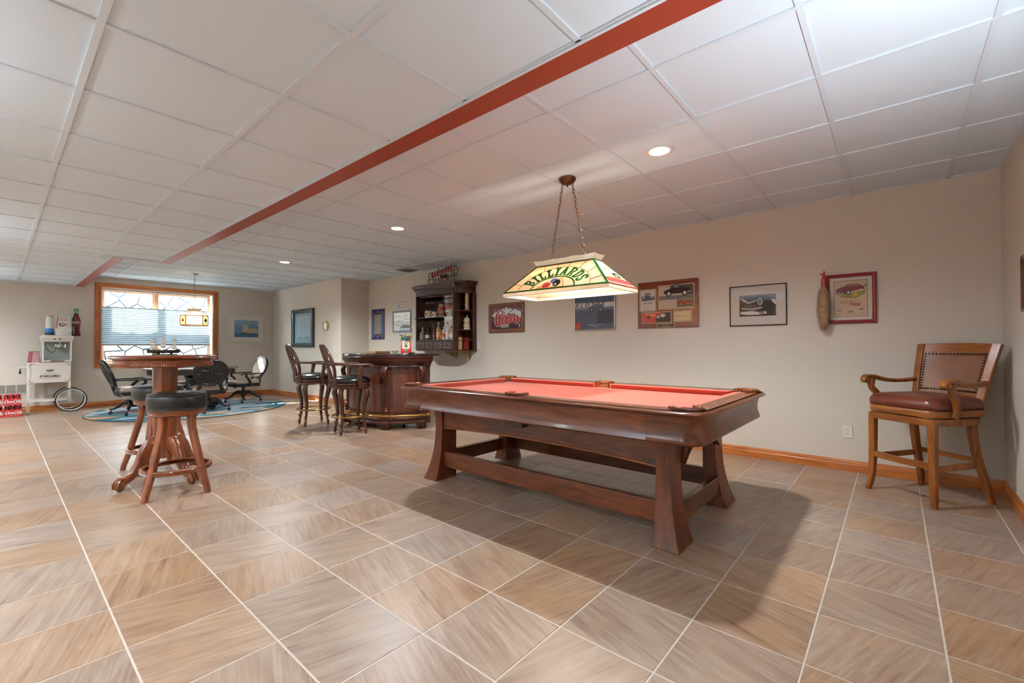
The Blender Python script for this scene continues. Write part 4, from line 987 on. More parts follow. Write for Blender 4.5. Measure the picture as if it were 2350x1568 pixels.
EBONY = wood('ebony_z', (13, 13, 14), (26, 25, 25), 'z', 5, .34, .15, 7); EBX = wood('ebony_x', (13, 13, 14), (26, 25, 25), 'x', 5, .34, .15, 7)
TAUPE = mat('taupe_leather', (158, 138, 120), .38, coat=.15, coat_r=.3, bump=.08, bscale=120)
def game_chair(loc, rz, label, rb=0.):
    """faces local +x; five-star base on casters"""
    t = thing('game_chair', label, 'chair', loc, rz, 'rolling chairs at the card table')
    CAST = mat('black_caster', (22, 22, 22), .5)
    for k in range(4):
        M = Rz(rb+PI/4+k*PI/2)
        l = MB().at(M).bar(catmull([(.03, 0, .19), (.09, 0, .205), (.16, 0, .185), (.23, 0, .125), (.30, 0, .092), (.335, 0, .1)], 5), [.05, .052, .05, .044, .04, .036], [.08, .075, .06, .046, .034, .03], (0, 1, 0), .008).obj('base_arm', EBX, t, smooth=60)
        MB().at(M).cyl((.322, 0, .055), (.322, 0, .09), .008, n=8).obj('caster_stem', CAST, l)
        MB().at(M).cyl((.325, -.018, .027), (.325, .018, .027), .027, n=16).obj('caster', CAST, l)
    MB().lathe([(.001, .12), (.045, .12), (.048, .16), (.044, .235), (.03, .24), (.03, .30), (.06, .31), (.06, .33), (.001, .33)], 20).obj('column', EBONY, t)
    MB().cyl((.11, -.12, .285), (.11, -.12, .33), .022, n=10).obj('tension_knob', CAST, t)
    plan = rrect(-.24, .27, -.265, .265, .09, 6)
    MB().loft([[(x*s, y*s, z) for x, y in plan] for s, z in ((.93, .33), (.97, .338), (.97, .352), (.985, .358), (.985, .372), (1, .378), (1, .392), (.97, .396))]).obj('seat_frame', EBX, t)
    MB().loft([[(x*s, y*s, z) for x, y in plan] for s, z in ((.94, .39), (.98, .40), (.99, .425), (.95, .452), (.8, .468), (.45, .476), (.1, .477))]).obj('seat', TAUPE, t, smooth=70)
    def bk(y, z): return Vector((-.235-(z-.40)*.36, y, z))
    # round back on a waisted neck: frame ring, leather on the front, carved panel behind
    o = [bk(.262*math.cos(2*PI*i/36), .715+.215*math.sin(2*PI*i/36)) for i in range(36)]
    MB().bar(o+o[:2], .05, .036, (.97, 0, .25), .008).obj('back_frame', EBONY, t, smooth=70)
    r = []
    for q in (1., .92, .6, .15): r.append([tuple(bk(.245*q*math.cos(2*PI*i/36), .715+.2*q*math.sin(2*PI*i/36))+Vector((.018+.02*(1-q*q), 0, 0))) for i in range(36)])
    MB().loft(r).obj('backrest', TAUPE, t, smooth=70)
    r = []
    for q, dx in ((1., -.012), (.8, -.004), (.75, -.008), (.1, -.008)): r.append([tuple(bk(.245*q*math.cos(2*PI*i/36), .715+.2*q*math.sin(2*PI*i/36))+Vector((dx-.008, 0, 0))) for i in range(36)])
    bp = MB().loft(r).obj('back_panel', EBONY, t, smooth=40)
    cv = MB()
    for s in (-1, 1):
        for dz in (.03, -.028): cv.tube(catmull([bk(0, .715)+Vector((-.02, 0, 0)), bk(s*.06, .715+dz*.6)+Vector((-.024, 0, 0)), bk(s*.15, .715+dz*1.35)+Vector((-.024, 0, 0)), bk(s*.19, .715+dz*.9)+Vector((-.02, 0, 0))], 4), [.012, .01, .01, .005], 6)
    cv.tube(catmull([bk(0, .88)+Vector((-.02, 0, 0)), bk(0, .715)+Vector((-.026, 0, 0)), bk(0, .55)+Vector((-.02, 0, 0))], 4), [.008, .02, .008], 6)
    cv.obj('ribbon_carving', EBONY, bp)
    for s in (-1, 1):
        MB().bar(catmull([bk(s*.17, .56), bk(s*.155, .5), bk(s*.18, .42), bk(s*.215, .33)], 4), .06, .04, (0, 1, 0), .006).obj('back_post', EBONY, t, smooth=60)
        pts = catmull([bk(s*.25, .605), (-.15, s*.282, .6), (0, s*.295, .597), (.14, s*.3, .6), (.2, s*.3, .588), (.205, s*.3, .572)], 5)
        MB().bar(pts, [.034, .036, .04, .046, .042, .036], [.024, .024, .026, .028, .026, .022], (0, 1, 0), .006).obj('arm', EBX, t, smooth=60)
        MB().bar(catmull([(-.01, s*.272, .35), (.0, s*.28, .42), (.05, s*.29, .5), (.1, s*.298, .55), (.09, s*.3, .59)], 4), [.03, .03, .034, .034], [.06, .05, .04, .045], (0, 1, 0), .005).obj('arm_support', EBONY, t, smooth=60)
    MB().bar([bk(-.17, .345), bk(.17, .345)], .05, .04, (0, 0, 1), .005).obj('back_rail', EBX, t)
game_chair((1.53, 9.74, 0), math.radians(2), 'black rolling armchair pulled up to the left end of the card table', .3)
game_chair((2.42, 9.03, 0), math.radians(80), 'black rolling armchair with its carved round back to the room', .5)
game_chair((3.31, 10.1, 0), math.radians(190), 'black rolling armchair on the right of the card table showing its pale leather back', .25)
game_chair((2.22, 10.6, 0), math.radians(-84), 'black rolling armchair behind the card table, nearest the window', .4)
# ================================================================ BAR
BARW = wood('bar_mahogany_z', (52, 20, 12), (96, 44, 26), 'z', 5, .38, .2, 6); BARX = wood('bar_mahogany_y', (50, 19, 11), (92, 42, 25), 'y', 5, .36, .25, 6)
def bar():
    t = thing('home_bar', 'curved mahogany home bar with claw feet and brass foot rail', 'bar', (4.0, 5.78, 0))
    A, Bb = .64, .785
    def P(phi, off=0., z=0.):
        a = math.radians(phi); n = Vector((math.cos(a)/A, math.sin(a)/Bb, 0)).normalized()
        return Vector((A*math.cos(a), Bb*math.sin(a), z))+n*off
    def arc(p0, p1, n, off=0.): return [P(p0+(p1-p0)*i/n, off) for i in range(n+1)]
    full = arc(90, 270, 60)
    MB().sweep([(-.03, .16), (0, .16), (0, .85), (-.03, .85)], full).obj('body', BARW, t)
    MB().sweep([(-.03, .07), (.035, .07), (.04, .085), (.035, .105), (.02, .115), (.03, .125), (.03, .15), (.015, .165), (-.03, .165)], full).obj('plinth', BARX, t)
    MB().sweep([(-.03, .84), (.02, .84), (.045, .85), (.042, .868), (.055, .89), (.075, .912), (.095, .94), (.1, .957), (.088, .963), (.098, .972), (.102, .985), (.09, .998), (-.03, .998)], full).obj('cornice', BARX, t)
    GR = mat('dark_granite', (46, 36, 32), .12, vary=.7, vscale=60, coat=.3)
    MB().prism([(p.x, p.y) for p in arc(90, 270, 60, .1)]+[(.12, -Bb-.1), (.12, Bb+.1)], .998, 1.03).obj('countertop', GR, t, bevel=.006)
    MB().box(0, .02, -Bb, Bb, .07, .998).obj('back_panel', BARW, t)
    # panels framed between the pilasters
    cols = [102, 141, 219, 258]
    for a, b in zip(cols, cols[1:]):
        f = MB().sweep([(-.005, .77), (.012, .77), (.012, .84), (-.005, .84)], arc(a+2, b-2, 24)).sweep([(-.005, .165), (.012, .165), (.012, .225), (-.005, .225)], arc(a+2, b-2, 24))
        f.sweep([(-.005, .225), (.012, .225), (.012, .77), (-.005, .77)], arc(a+2, a+6.5, 4)).sweep([(-.005, .225), (.012, .225), (.012, .77), (-.005, .77)], arc(b-6.5, b-2, 4))
        f.obj('panel_frame', BARX, t)
        MB().sweep([(-.004, .23), (.003, .23), (.003, .765), (-.004, .765)], arc(a+6.5, b-6.5, 20)).obj('panel', wood('bar_veneer', (74, 32, 20), (106, 52, 32), 'z', 9, .3, .4, 5), t)
    for phi in cols:
        c = P(phi); n = (P(phi, 1)-P(phi)).normalized(); M = T(c.x, c.y, 0) @ Rz(math.atan2(n.y, n.x))
        pl = MB().at(M).box(-.02, .03, -.045, .045, .16, .84).obj('pilaster', BARW, t, bevel=.004)
        fl = MB().at(M)
        for k in range(-2, 3): fl.tube([(.03, k*.016, .3), (.032, k*.016, .31), (.032, k*.016, .6), (.03, k*.016, .61)], .007, 6)
        fl.obj('fluting', BARW, pl)
        cb = MB().at(M).bar(catmull([(.055, 0, .84), (.082, 0, .8), (.078, 0, .74), (.05, 0, .68), (.038, 0, .63)], 4), [.085, .085, .07, .05, .045], [.05, .05, .05, .04, .03], (0, 1, 0), .01).obj('corbel', BARW, pl, smooth=60)
        lv = MB().at(M)
        for s in (-1, 0, 1): lv.tube(catmull([(.085, s*.025, .83), (.108, s*.03, .79), (.1, s*.022, .73), (.07, s*.012, .66)], 4), [.006, .012, .011, .004], 6)
        lv.obj('leaf_carving', BARW, cb)
        MB().at(M).lathe([(.03, .165), (.04, .19), (.034, .21), (.046, .23), (.05, .25), (.038, .27), (.042, .29), (.03, .3)], 14, (.02, 0, 0)).obj('vase_base', BARW, pl)
        ft = MB().at(M).loft([[(.02+x*sx, y*sy, z) for x, y in ell(0, 0, 1, 1, 14)] for sx, sy, z in ((.05, .055, .115), (.058, .058, .09), (.064, .062, .05), (.066, .06, .02), (.05, .05, 0))]).obj('claw_foot', BARW, t, smooth=60)
        for k in range(-2, 3): MB().at(M).tube(catmull([(.06, k*.02, .1), (.086-abs(k)*.006, k*.023, .07), (.092-abs(k)*.008, k*.024, .03), (.088-abs(k)*.01, k*.023, .004)], 4), [.008, .011, .011, .006], 6).obj('toe', BARW, ft)
    r = MB().tube([P(140+(262-140)*i/50, .135, .195) for i in range(51)], .019, 10).obj('foot_rail', BRASS, t)
    for phi in (140, 262): MB().sphere(tuple(P(phi, .135, .195)), .027, 12).obj('end_ball', BRASS, r)
    for phi in (160, 200, 228): MB().tube([P(phi, .0, .19), P(phi, .135, .195)], .009, 8).torus(tuple(P(phi, .135, .195)), .02, .006, 14, 6, 'y').obj('rail_bracket', BRASS, r)
    for phi in (165, 238): p = P(phi, -.07); MB().cyl((p.x-.012, p.y, .025), (p.x+.012, p.y, .025), .025, n=14).cyl((p.x, p.y, .03), (p.x, p.y, .08), .012, n=8).obj('caster', mat('black_caster', (22, 22, 22), .5), t)
bar()
# ---- on the bar
def gumball():
    t = thing('gumball_machine', 'red gumball machine with a clear jar standing on the bar', 'gumball machine', (3.80, 5.26, 1.03), math.radians(-125))
    RD = mat('candy_red', (214, 40, 36), .25, coat=.5); CH = mat('chrome', (214, 214, 212), .12, metal=1.)
    MB().loft([[(x*s, y*s, z) for x, y in rrect(-.085, .085, -.075, .075, .02, 4)] for s, z in ((1.0, .012), (1.02, .02), (.95, .06), (.86, .165), (.8, .172))]).obj('body', RD, t)
    for x, y in ((-.06, -.05), (.06, -.05), (-.06, .05), (.06, .05)): MB().cyl((x, y, 0), (x, y, .014), .012, n=10).obj('foot', DARK, t)
    pl = MB().at(T(.079, 0, .105) @ Rz(PI/2) @ Rx(PI/2-.07)).prism(rrect(-.052, .052, -.04, .062, .02, 4), 0, .005).obj('face_plate', mat('cream_plate', (226, 212, 186), .35), t)
    MB().at(T(.086, 0, .12) @ Ry(PI/2)).lathe([(.001, 0), (.016, 0), (.016, .012), (.006, .014), (.001, .014)], 16).box(-.004, .004, -.02, .02, .01, .02).obj('crank', CH, pl)
    MB().at(T(.086, 0, .05) @ Rz(PI/2) @ Rx(PI/2)).prism([(-.026, .02), (.026, .02), (.02, -.018), (0, -.028), (-.02, -.018)], 0, .012).obj('chute_door', CH, pl)
    MB().lathe([(.07, .17), (.078, .172), (.078, .182), (.068, .186)], 28).obj('collar', CH, t)
    MB().lathe([(.062, .184), (.085, .20), (.092, .23), (.092, .33), (.084, .36), (.07, .372)], 32, cap=False).obj('jar', glass('jar_glass', (244, 248, 250), .55), t)
    MB().lathe([(.078, .365), (.08, .375), (.066, .39), (.04, .402), (.012, .406), (.012, .414), (.001, .416)], 28).obj('lid', mat('lid_steel', (150, 150, 148), .3, metal=.8), t)
    rnd = random.Random(5); cols = [(220, 40, 40), (250, 200, 40), (40, 120, 210), (50, 160, 70), (240, 130, 40), (240, 235, 230), (30, 160, 160)]
    bb = MB()
    for i in range(150):
        a = rnd.uniform(0, 2*PI); r = .074*math.sqrt(rnd.random()); z = .198+rnd.random()*.062
        bb.cur = rnd.randrange(7); bb.sphere((r*math.cos(a), r*math.sin(a), z), .0105, 8)
    bb.obj('gumballs', [mat('gum_%d' % i, c, .3) for i, c in enumerate(cols)], t, kind='stuff')
    Art().line((60, 50, 45), [(-.028, .004), (-.018, -.004), (-.008, .006), (.002, -.003), (.012, .005), (.026, -.002)], .007).ell((60, 50, 45), 0, .022, .006).obj('print', pl, T(.0852, 0, .15) @ Rz(PI/2) @ Rx(PI/2-.07))
gumball()
tag(MB().at(T(3.70, 6.0, 0) @ Rz(.7)).box(-.03, .03, -.075, .075, 1.031, 1.062).obj('cigar_box', wood('pale_box_wood', (188, 148, 92), (216, 182, 128), 'y', 6, .5, 0.), bevel=.003), 'pale wooden cigar box lying on the back of the bar', 'box')
tag(MB().at(T(3.83, 5.88, 0) @ Rz(.7)).box(-.035, .035, -.10, .10, 1.031, 1.06).obj('domino_box', wood('brown_box_wood', (118, 74, 38), (150, 100, 56), 'y', 6, .5, 0.), bevel=.003), 'brown wooden domino box lying on the bar beside the pale cigar box', 'box')
tag(MB().at(T(3.80, 5.52, 1.031)).lathe([(.001, 0), (.03, 0), (.05, .02), (.058, .04), (.054, .04), (.046, .022), (.028, .006), (.001, .006)], 20).obj('glass_dish', glass('dish_glass', (236, 240, 240), 1.2)), 'small clear glass dish on the bar counter left of the gumball machine', 'dish')
tag(MB().at(T(3.95, 5.33, 1.031)).lathe([(.001, 0), (.045, 0), (.052, .014), (.049, .014), (.043, .005), (.001, .005)], 20).obj('ashtray', mat('pewter', (140, 138, 134), .35, metal=.8)), 'low pewter ashtray on the bar right behind the gumball machine', 'dish')

# ================================================================ WALL BAR CABINET
CABH = 5.735
def cab_local(x, y, z): return wallM('R', CABH, 1.055) @ Vector((x, y, z))
def bar_cabinet():
    t = hang('wall_bar_cabinet', 'dark mahogany wall bar cabinet with mirror, drawers and open corner shelves', 'cabinet', 'R', CABH, 1.055)
    ML = wood('cabinet_mahogany', (44, 20, 13), (78, 38, 24), 'x', 5, .28, .45, 6); MV = wood('cabinet_mahogany_y', (44, 20, 13), (78, 38, 24), 'y', 5, .28, .45, 6)
    plan = [(-.655, 0), (-.655, .05), (-.46, .32), (.46, .32), (.655, .05), (.655, 0)]
    def plate(pl, y0, y1, name, m=ML, bev=.003): return MB().at(Matrix(((1, 0, 0, 0), (0, 0, 1, 0), (0, 1, 0, 0), (0, 0, 0, 1)))).prism(pl, y0, y1).obj(name, m, t, bevel=bev)
    plate(plan, 0, .022, 'bottom'); plate([(x*.99, z*.98) for x, z in plan], .165, .185, 'niche_floor')
    plate(plan, .92, .94, 'top')
    MB().box(-.655, .655, .0, 1.1, 0, .006).obj('back', MV, t)
    for s in (-1, 1):
        MB().box(s*.47-.012, s*.47+.012, .02, .93, .005, .322).obj('divider', MV, t, bevel=.002)
        MB().box(s*.655-.02, s*.655+.02, .0, .93, .0, .06).obj('end_stile', MV, t, bevel=.004)
        for y in (.335, .645): MB().at(Matrix(((s, 0, 0, 0), (0, 0, 1, 0), (0, 1, 0, 0), (0, 0, 0, 1)))).prism([(.47, .0), (.47, .31), (.49, .31), (.65, .055), (.65, 0)], y-.009, y+.009).obj('corner_shelf', ML, t, bevel=.002)
    MB().box(-.458, .458, .19, .92, .006, .012).obj('mirror', mat('mirror_silver', (225, 226, 226), .03, metal=1.), t)
    MB().box(-.456, .456, .553, .561, .02, .29).obj('glass_shelf', mat('shelf_glass', (150, 170, 165), .08, trans=.0, alpha=1, coat=.5), t)
    for k in range(4):
        x0, x1 = -.455+k*.2275+.004, -.455+(k+1)*.2275-.004
        d = MB().box(x0, x1, .026, .16, .29, .33).obj('drawer', ML, t, bevel=.004)
        MB().at(T((x0+x1)/2, .093, .33)).lathe([(.005, 0), (.005, .012), (.012, .018), (.012, .024), (.001, .028)], 12).obj('knob', DARK, d)
    # frieze and crown follow the plan with rounded front corners
    def rnd_plan(off):
        r = .2+off*.5; cx, cz = .655+off-r, .32+off-r
        pts = [(.655+off, 0)]+[(cx+r*math.cos(a), cz+r*math.sin(a)) for a in [PI/2*i/12 for i in range(13)]]
        return pts+[(-x, z) for x, z in reversed(pts)]
    prof = [(0, .92), (.0, 1.0), (.008, 1.005), (.008, 1.018), (.02, 1.03), (.03, 1.05), (.05, 1.072), (.062, 1.085), (.066, 1.095), (.066, 1.11)]
    MB().loft([[(x, y, z) for x, z in rnd_plan(o-.02)] for o, y in prof]).obj('crown', ML, t, smooth=50)
    # stemware rack
    MB().box(-.43, .43, .895, .918, .06, .28).obj('stemware_rack', ML, t, bevel=.002)
    BR = mat('polished_brass', (190, 160, 90), .25, metal=.9)
    for x in (.17, .5):
        b = MB().tube([(x, -.005, .02), (x, -.11, .02)], .008, 6).tube([(x+.05, -.005, .02), (x+.05, -.11, .02)], .008, 6)
        b.tube(catmull([(x, -.1, .025), (x, -.09, .06), (x, -.05, .14), (x, -.012, .24)], 5), .006, 6).tube(catmull([(x+.05, -.1, .025), (x+.05, -.09, .06), (x+.05, -.05, .14), (x+.05, -.012, .24)], 5), .006, 6)
        b.torus((x, -.05, .075), .022, .005, 14, 6, 'x').torus((x+.05, -.05, .075), .022, .005, 14, 6, 'x').box(x-.01, x+.06, -.008, 0, .01, .26); b.obj('bracket', BR, t)
    MB().cyl((-.67, .57, .14), (-.74, .57, .14), .011, n=10).sphere((-.745, .57, .14), .016, 10).obj('side_hook', mat('hook_steel', (150, 170, 185), .3, metal=.8), t)
bar_cabinet()
def stand(name, label, cat, x, y, z, group=None):
    p = cab_local(x, y, z); return thing(name, label, cat, tuple(p), 0, group)
STONEW = mat('stoneware', (222, 206, 178), .45, vary=.06, vscale=20); STWHITE = mat('white_stoneware', (232, 224, 206), .4); PEWTER = mat('pewter', (140, 138, 134), .35, metal=.8)
def mug(label, x, r, h, m):
    t = stand('beer_mug', label, 'mug', x-.04, .562, .2, 'stoneware mugs on the glass shelf')
    MB().lathe([(.001, 0), (r, 0), (r*1.03, h*.05), (r*.96, h*.12), (r*.96, h*.9), (r*1.0, h), (r*.9, h), (r*.88, h*.1), (.001, h*.08)], 24).obj('body', m, t)
    MB().tube(catmull([(0, r*.95, h*.82), (0, r*1.5, h*.8), (0, r*1.65, h*.5), (0, r*1.4, h*.22), (0, r*.95, h*.18)], 4), .008, 7).obj('handle', m, t)
    MB().at(T(-r*.97, 0, h*.5) @ Rz(-PI/2) @ Rx(PI/2)).prism(ell(0, 0, r*.35, h*.2, 14), -.002, .0012).obj('badge', mat('mug_badge', (112, 84, 60), .5), t)
mug('wide cream stoneware mug, first from the left on the glass shelf', -.235, .066, .118, STONEW)
mug('small cream stoneware mug next to the tall painted stein', -.075, .047, .095, STONEW)
mug('white stoneware mug in front of the mirror, last on the glass shelf', .31, .054, .098, STWHITE)
def stein(label, x, y, z, h, r, m, band, lidm, group=None):
    t = stand('lidded_stein', label, 'stein', x, y, z)
    MB().lathe([(.001, 0), (r*1.12, 0), (r*1.12, h*.06), (r, h*.1), (r*.98, h*.22), (r*.92, h*.3), (r*.9, h*.6), (r*.86, h*.68), (.001, h*.68)], 24).obj('body', m, t)
    MB().lathe([(r*1.0, h*.12), (r*1.03, h*.14), (r*1.0, h*.2), (r*.95, h*.22)], 24, cap=False).lathe([(r*.93, h*.34), (r*.95, h*.45), (r*.93, h*.56)], 24, cap=False).obj('relief_band', band, t)
    l = MB().lathe([(r*.9, h*.68), (r*.92, h*.7), (r*.75, h*.75), (r*.45, h*.83), (r*.16, h*.88), (r*.2, h*.92), (r*.08, h*.97), (.001, h)], 20).obj('lid', lidm, t)
    MB().tube([(0, r*.85, h*.69), (0, r*1.35, h*.74), (0, r*1.4, h*.82)], .006, 6).obj('thumb_lever', lidm, l)
    MB().tube(catmull([(0, r*.9, h*.62), (0, r*1.6, h*.6), (0, r*1.75, h*.4), (0, r*1.4, h*.2), (0, r*.95, h*.16)], 4), .009, 7).obj('handle', m, t)
stein('tall painted stein with a pointed lid on the glass shelf', .07, .562, .2, .295, .056, mat('painted_stein', (170, 128, 92), .4, vary=.5, vscale=45), mat('stein_red', (150, 58, 44), .4, vary=.4, vscale=60), PEWTER)
stein('ivory relief stein with a pewter lid on the middle corner shelf', .56, .345, .10, .235, .05, mat('ivory_relief', (226, 214, 186), .45, bump=.6, bscale=60), mat('ivory_relief2', (206, 190, 158), .5, bump=.8, bscale=80), STWHITE)
t_ = stand('pewter_tankard', 'tall hammered pewter tankard on the top corner shelf', 'tankard', .56, .655, .10)
MB().lathe([(.001, 0), (.052, 0), (.055, .012), (.046, .02), (.044, .24), (.052, .262), (.046, .262), (.04, .24), (.04, .02), (.001, .015)], 24).obj('body', mat('hammered_pewter', (176, 152, 118), .25, metal=.9, bump=.8, bscale=50), t_)
MB().tube(catmull([(0, .045, .21), (0, .085, .2), (0, .09, .12), (0, .05, .06)], 4), .007, 7).obj('handle', PEWTER, t_)
t_ = stand('tin_box', 'red and black printed tin standing on the bottom corner shelf', 'tin', .54, .022, .12)
MB().box(-.03, .03, -.06, .06, 0, .19).obj('body', mat('tin_red', (150, 44, 34), .35, vary=.5, vscale=40), t_, bevel=.004); MB().box(-.031, .031, -.061, .061, .19, .2).obj('lid', mat('tin_black', (30, 26, 24), .4), t_, bevel=.003)
t_ = stand('tin_box', 'small cream tin leaning behind the red tin on the bottom corner shelf', 'tin', .505, .022, .2)
MB().box(-.02, .02, -.03, .03, 0, .2).obj('body', mat('tin_cream', (206, 170, 120), .4, vary=.2, vscale=30), t_, bevel=.004); MB().box(-.021, .021, -.031, .031, .2, .208).obj('lid', mat('tin_gold', (170, 130, 70), .35, metal=.6), t_)
# bottles
LIQ = {}
def bottle(label, x, z, h, r, col, cap, lab=None, shape='round', clear=False):
    t = stand('liquor_bottle', label, 'bottle', x-.055, .186, z+.1, 'bottles on the cabinet counter')
    m = glass('bottle_clear', (226, 232, 230), 1.1) if clear else mat('bottle_%d_%d_%d' % col, col, .08, coat=.6, spec=.6)
    if shape == 'round': MB().lathe([(.001, 0), (r, .003), (r, h*.58), (r*.85, h*.66), (r*.36, h*.74), (r*.32, h*.93), (r*.38, h*.94), (r*.36, h*.96)], 18).obj('glass', m, t)
    else: MB().loft([[(px*s, py*s, zz) for px, py in rrect(-r, r, -r*.8, r*.8, r*.25, 3)] for s, zz in ((.96, 0), (1, .006), (1, h*.55), (.9, h*.62), (.3, h*.68), (.28, h*.9))]).obj('glass', m, t)
    MB().cyl((0, 0, h*.92), (0, 0, h), r*.42, n=12).obj('cap', mat('cap_%d_%d_%d' % cap, cap, .4), t)
    if lab: MB().lathe([(r*1.02, h*.16), (r*1.02, h*.44)], 18, cap=False).obj('paper_label', mat('label_%d_%d_%d' % lab, lab, .55, vary=.12, vscale=60), t)
    return t
bottle('dark glass decanter bottle, second from the left on the cabinet counter', -.17, .17, .19, .037, (40, 24, 16), (40, 34, 30), (222, 206, 180))
bottle('slim clear bottle with a black cap beside the dark decanter', -.085, .13, .225, .026, (200, 204, 204), (28, 28, 28), None, clear=True)
bottle('deep red bottle with a black cap among the cabinet bottles', -.02, .14, .215, .033, (96, 28, 18), (36, 26, 24), None)
bottle('tall clear bottle of amber spirit with a cork stopper', .09, .15, .29, .036, (196, 140, 74), (206, 176, 130), (222, 196, 152))
bottle('short amber bottle with a brown label beside the tall corked bottle', .165, .14, .17, .03, (150, 82, 34), (120, 88, 60), (176, 110, 60))
bottle('white labelled bottle with a red base in the middle of the cabinet bottles', .225, .15, .235, .03, (206, 196, 186), (24, 24, 26), (206, 92, 70))
bottle('pink capped bottle with an orange label near the right of the cabinet', .275, .12, .21, .027, (214, 190, 170), (208, 66, 92), (222, 150, 110))
bottle('tall white bottle with a red cap near the mirror edge', .325, .16, .275, .03, (222, 220, 214), (172, 40, 48), (232, 228, 220))
bottle('green necked bottle of golden liqueur near the cabinet divider', .38, .13, .22, .032, (186, 140, 70), (40, 56, 48), (224, 214, 196))
bottle('last bottle before the cabinet divider, cream label and black cap', .43, .15, .2, .026, (206, 190, 166), (26, 26, 28), (226, 216, 200))
t_ = stand('cocktail_jar', 'large clear glass jar with a knobbed stopper, first on the cabinet counter', 'jar', -.385, .186, .24)
MB().lathe([(.001, 0), (.06, .003), (.062, .02), (.06, .115), (.05, .13), (.03, .136), (.03, .15)], 24).obj('body', mat('jar_smoke', (120, 112, 104), .1, metal=.5, coat=.5), t_)
MB().lathe([(.034, .15), (.034, .158), (.012, .164), (.012, .172), (.028, .19), (.028, .205), (.012, .22), (.001, .222)], 18).obj('stopper', mat('stopper_amber', (150, 120, 92), .15, coat=.5), t_)
# hanging stemware
for k in range(5):
    x = (-.24, -.14, .17, .26, .35)[k]
    p = cab_local(x, .895, .25-.02*(k % 2)); g = thing('wine_glass', 'upside down wine glass, number %s from the left in the hanging rack' % ('one', 'two', 'three', 'four', 'five')[k], 'glass', tuple(p), 0, 'stemware hanging in the cabinet')
    MB().lathe([(.032, 0), (.032, -.003), (.004, -.006), (.004, -.045), (.012, -.05), (.034, -.066), (.038, -.088), (.034, -.105)], 18, cap=False).obj('glass', glass('stem_glass', (232, 232, 230), 1.6), g)
# neon beer sign standing on the cabinet
def neon():
    M = wallM('R', CABH-.035, 1.055+1.112); t = thing('neon_sign', 'unlit red script neon sign on a black wire frame standing on the wall cabinet', 'neon sign'); t.matrix_world = M
    TB = mat('neon_red_tube', (150, 30, 30), .2, coat=.5); BK = mat('neon_black', (22, 22, 24), .5)
    z = .17
    f = MB().tube([(-.34, .215, z), (.36, .27, z)], .006, 6).tube([(-.34, .1, z), (.36, .12, z)], .006, 6).tube([(-.24, 0, z), (-.24, .22, z)], .005, 6).tube([(.3, 0, z), (.3, .265, z)], .005, 6)
    f.box(-.26, .32, 0, .006, z-.05, z+.05)
    for x in (-.1, .1): f.cyl((x, .24, z), (x, .285, z), .008, n=6)
    f.obj('wire_frame', BK, t)
    x = -.26; n = 0
    for k in range(8):        # looping script, one glass tube per stroke
        w = .062; y0 = .13+.012*k
        pts = catmull([(x, y0, z+.02), (x+.018, y0+.055, z+.02), (x+.04, y0+.085 if k in (0, 7) else y0+.06, z+.02), (x+.03, y0+.02, z+.02), (x+.045, y0-.015 if k != 7 else y0-.06, z+.02), (x+w, y0+.012, z+.02)], 4)
        MB().tube(pts, .0075, 6).obj('tube', TB, t); x += w+.006
    for cx, cy, r in ((-.16, .05, .045), (-.06, .055, .035), (.02, .06, .035), (.11, .065, .04), (.16, .075, .03)): MB().torus((cx, cy, z+.02), r*.6, .0075, 18, 6, 'z', 1, 1.35).obj('tube', TB, t)
    for s, cx in ((-1, -.31), (1, .34)):
        for cy in ((.17, .08) if s < 0 else (.2,)): MB().tube(catmull([(cx, cy+.04, z), (cx+s*.04, cy+.02, z), (cx+s*.04, cy-.03, z), (cx, cy-.05, z)], 4), .006, 6).obj('end_loop', BK, t)
    MB().box(-.06, .1, .105, .16, z-.03, z-.005).obj('transformer', BK, t, bevel=.004)
neon()
# ================================================================ CARD TABLE CORNER
def rug():
    m = mat('patchwork_wool', (120, 140, 150), .95, spec=.05); nt = m.node_tree; b = nt.nodes['Principled BSDF']; N = nt.nodes.new; L = nt.links.new
    tc = N('ShaderNodeTexCoord'); mp = N('ShaderNodeMapping'); mp.inputs['Rotation'].default_value = (0, 0, .5); mp.inputs['Scale'].default_value = (2.0, 3.4, 1); L(tc.outputs['Object'], mp.inputs[0])
    v = N('ShaderNodeTexVoronoi'); v.distance = 'CHEBYCHEV'; v.inputs['Scale'].default_value = 1.25; v.inputs['Randomness'].default_value = .65; L(mp.outputs[0], v.inputs['Vector'])
    sp = N('ShaderNodeSeparateColor'); L(v.outputs['Color'], sp.inputs[0]); r = N('ShaderNodeValToRGB'); r.color_ramp.interpolation = 'CONSTANT'; e = r.color_ramp.elements
    cols = [(0, (74, 104, 122)), (.14, (156, 170, 180)), (.28, (58, 98, 108)), (.42, (168, 150, 124)), (.54, (112, 140, 158)), (.66, (122, 66, 66)), (.74, (150, 160, 166)), (.86, (82, 116, 118)), (.94, (176, 128, 96))]
    e[0].position = 0; e[0].color = lin(cols[0][1]); e[1].position = cols[1][0]; e[1].color = lin(cols[1][1])
    for p, c in cols[2:]: q = e.new(p); q.color = lin(c)
    L(sp.outputs[0], r.inputs[0]); L(r.outputs[0], b.inputs['Base Color'])
    t = thing('round_rug', 'large round patchwork rug in blues and tans under the card table', 'rug', (2.4, 9.78, 0))
    MB().lathe([(.001, 0), (1.475, 0), (1.48, .006), (1.475, .012), (.001, .012)], 80).obj('pile', m, t)
    MB().torus((0, 0, .007), 1.482, .008, 80, 6).obj('binding', mat('rug_binding', (48, 56, 62), .9), t)
rug()
for o in S.objects:
    if o.name.startswith('game_chair'): o.location.z = .0125; o.scale = (.95, .93, .965)
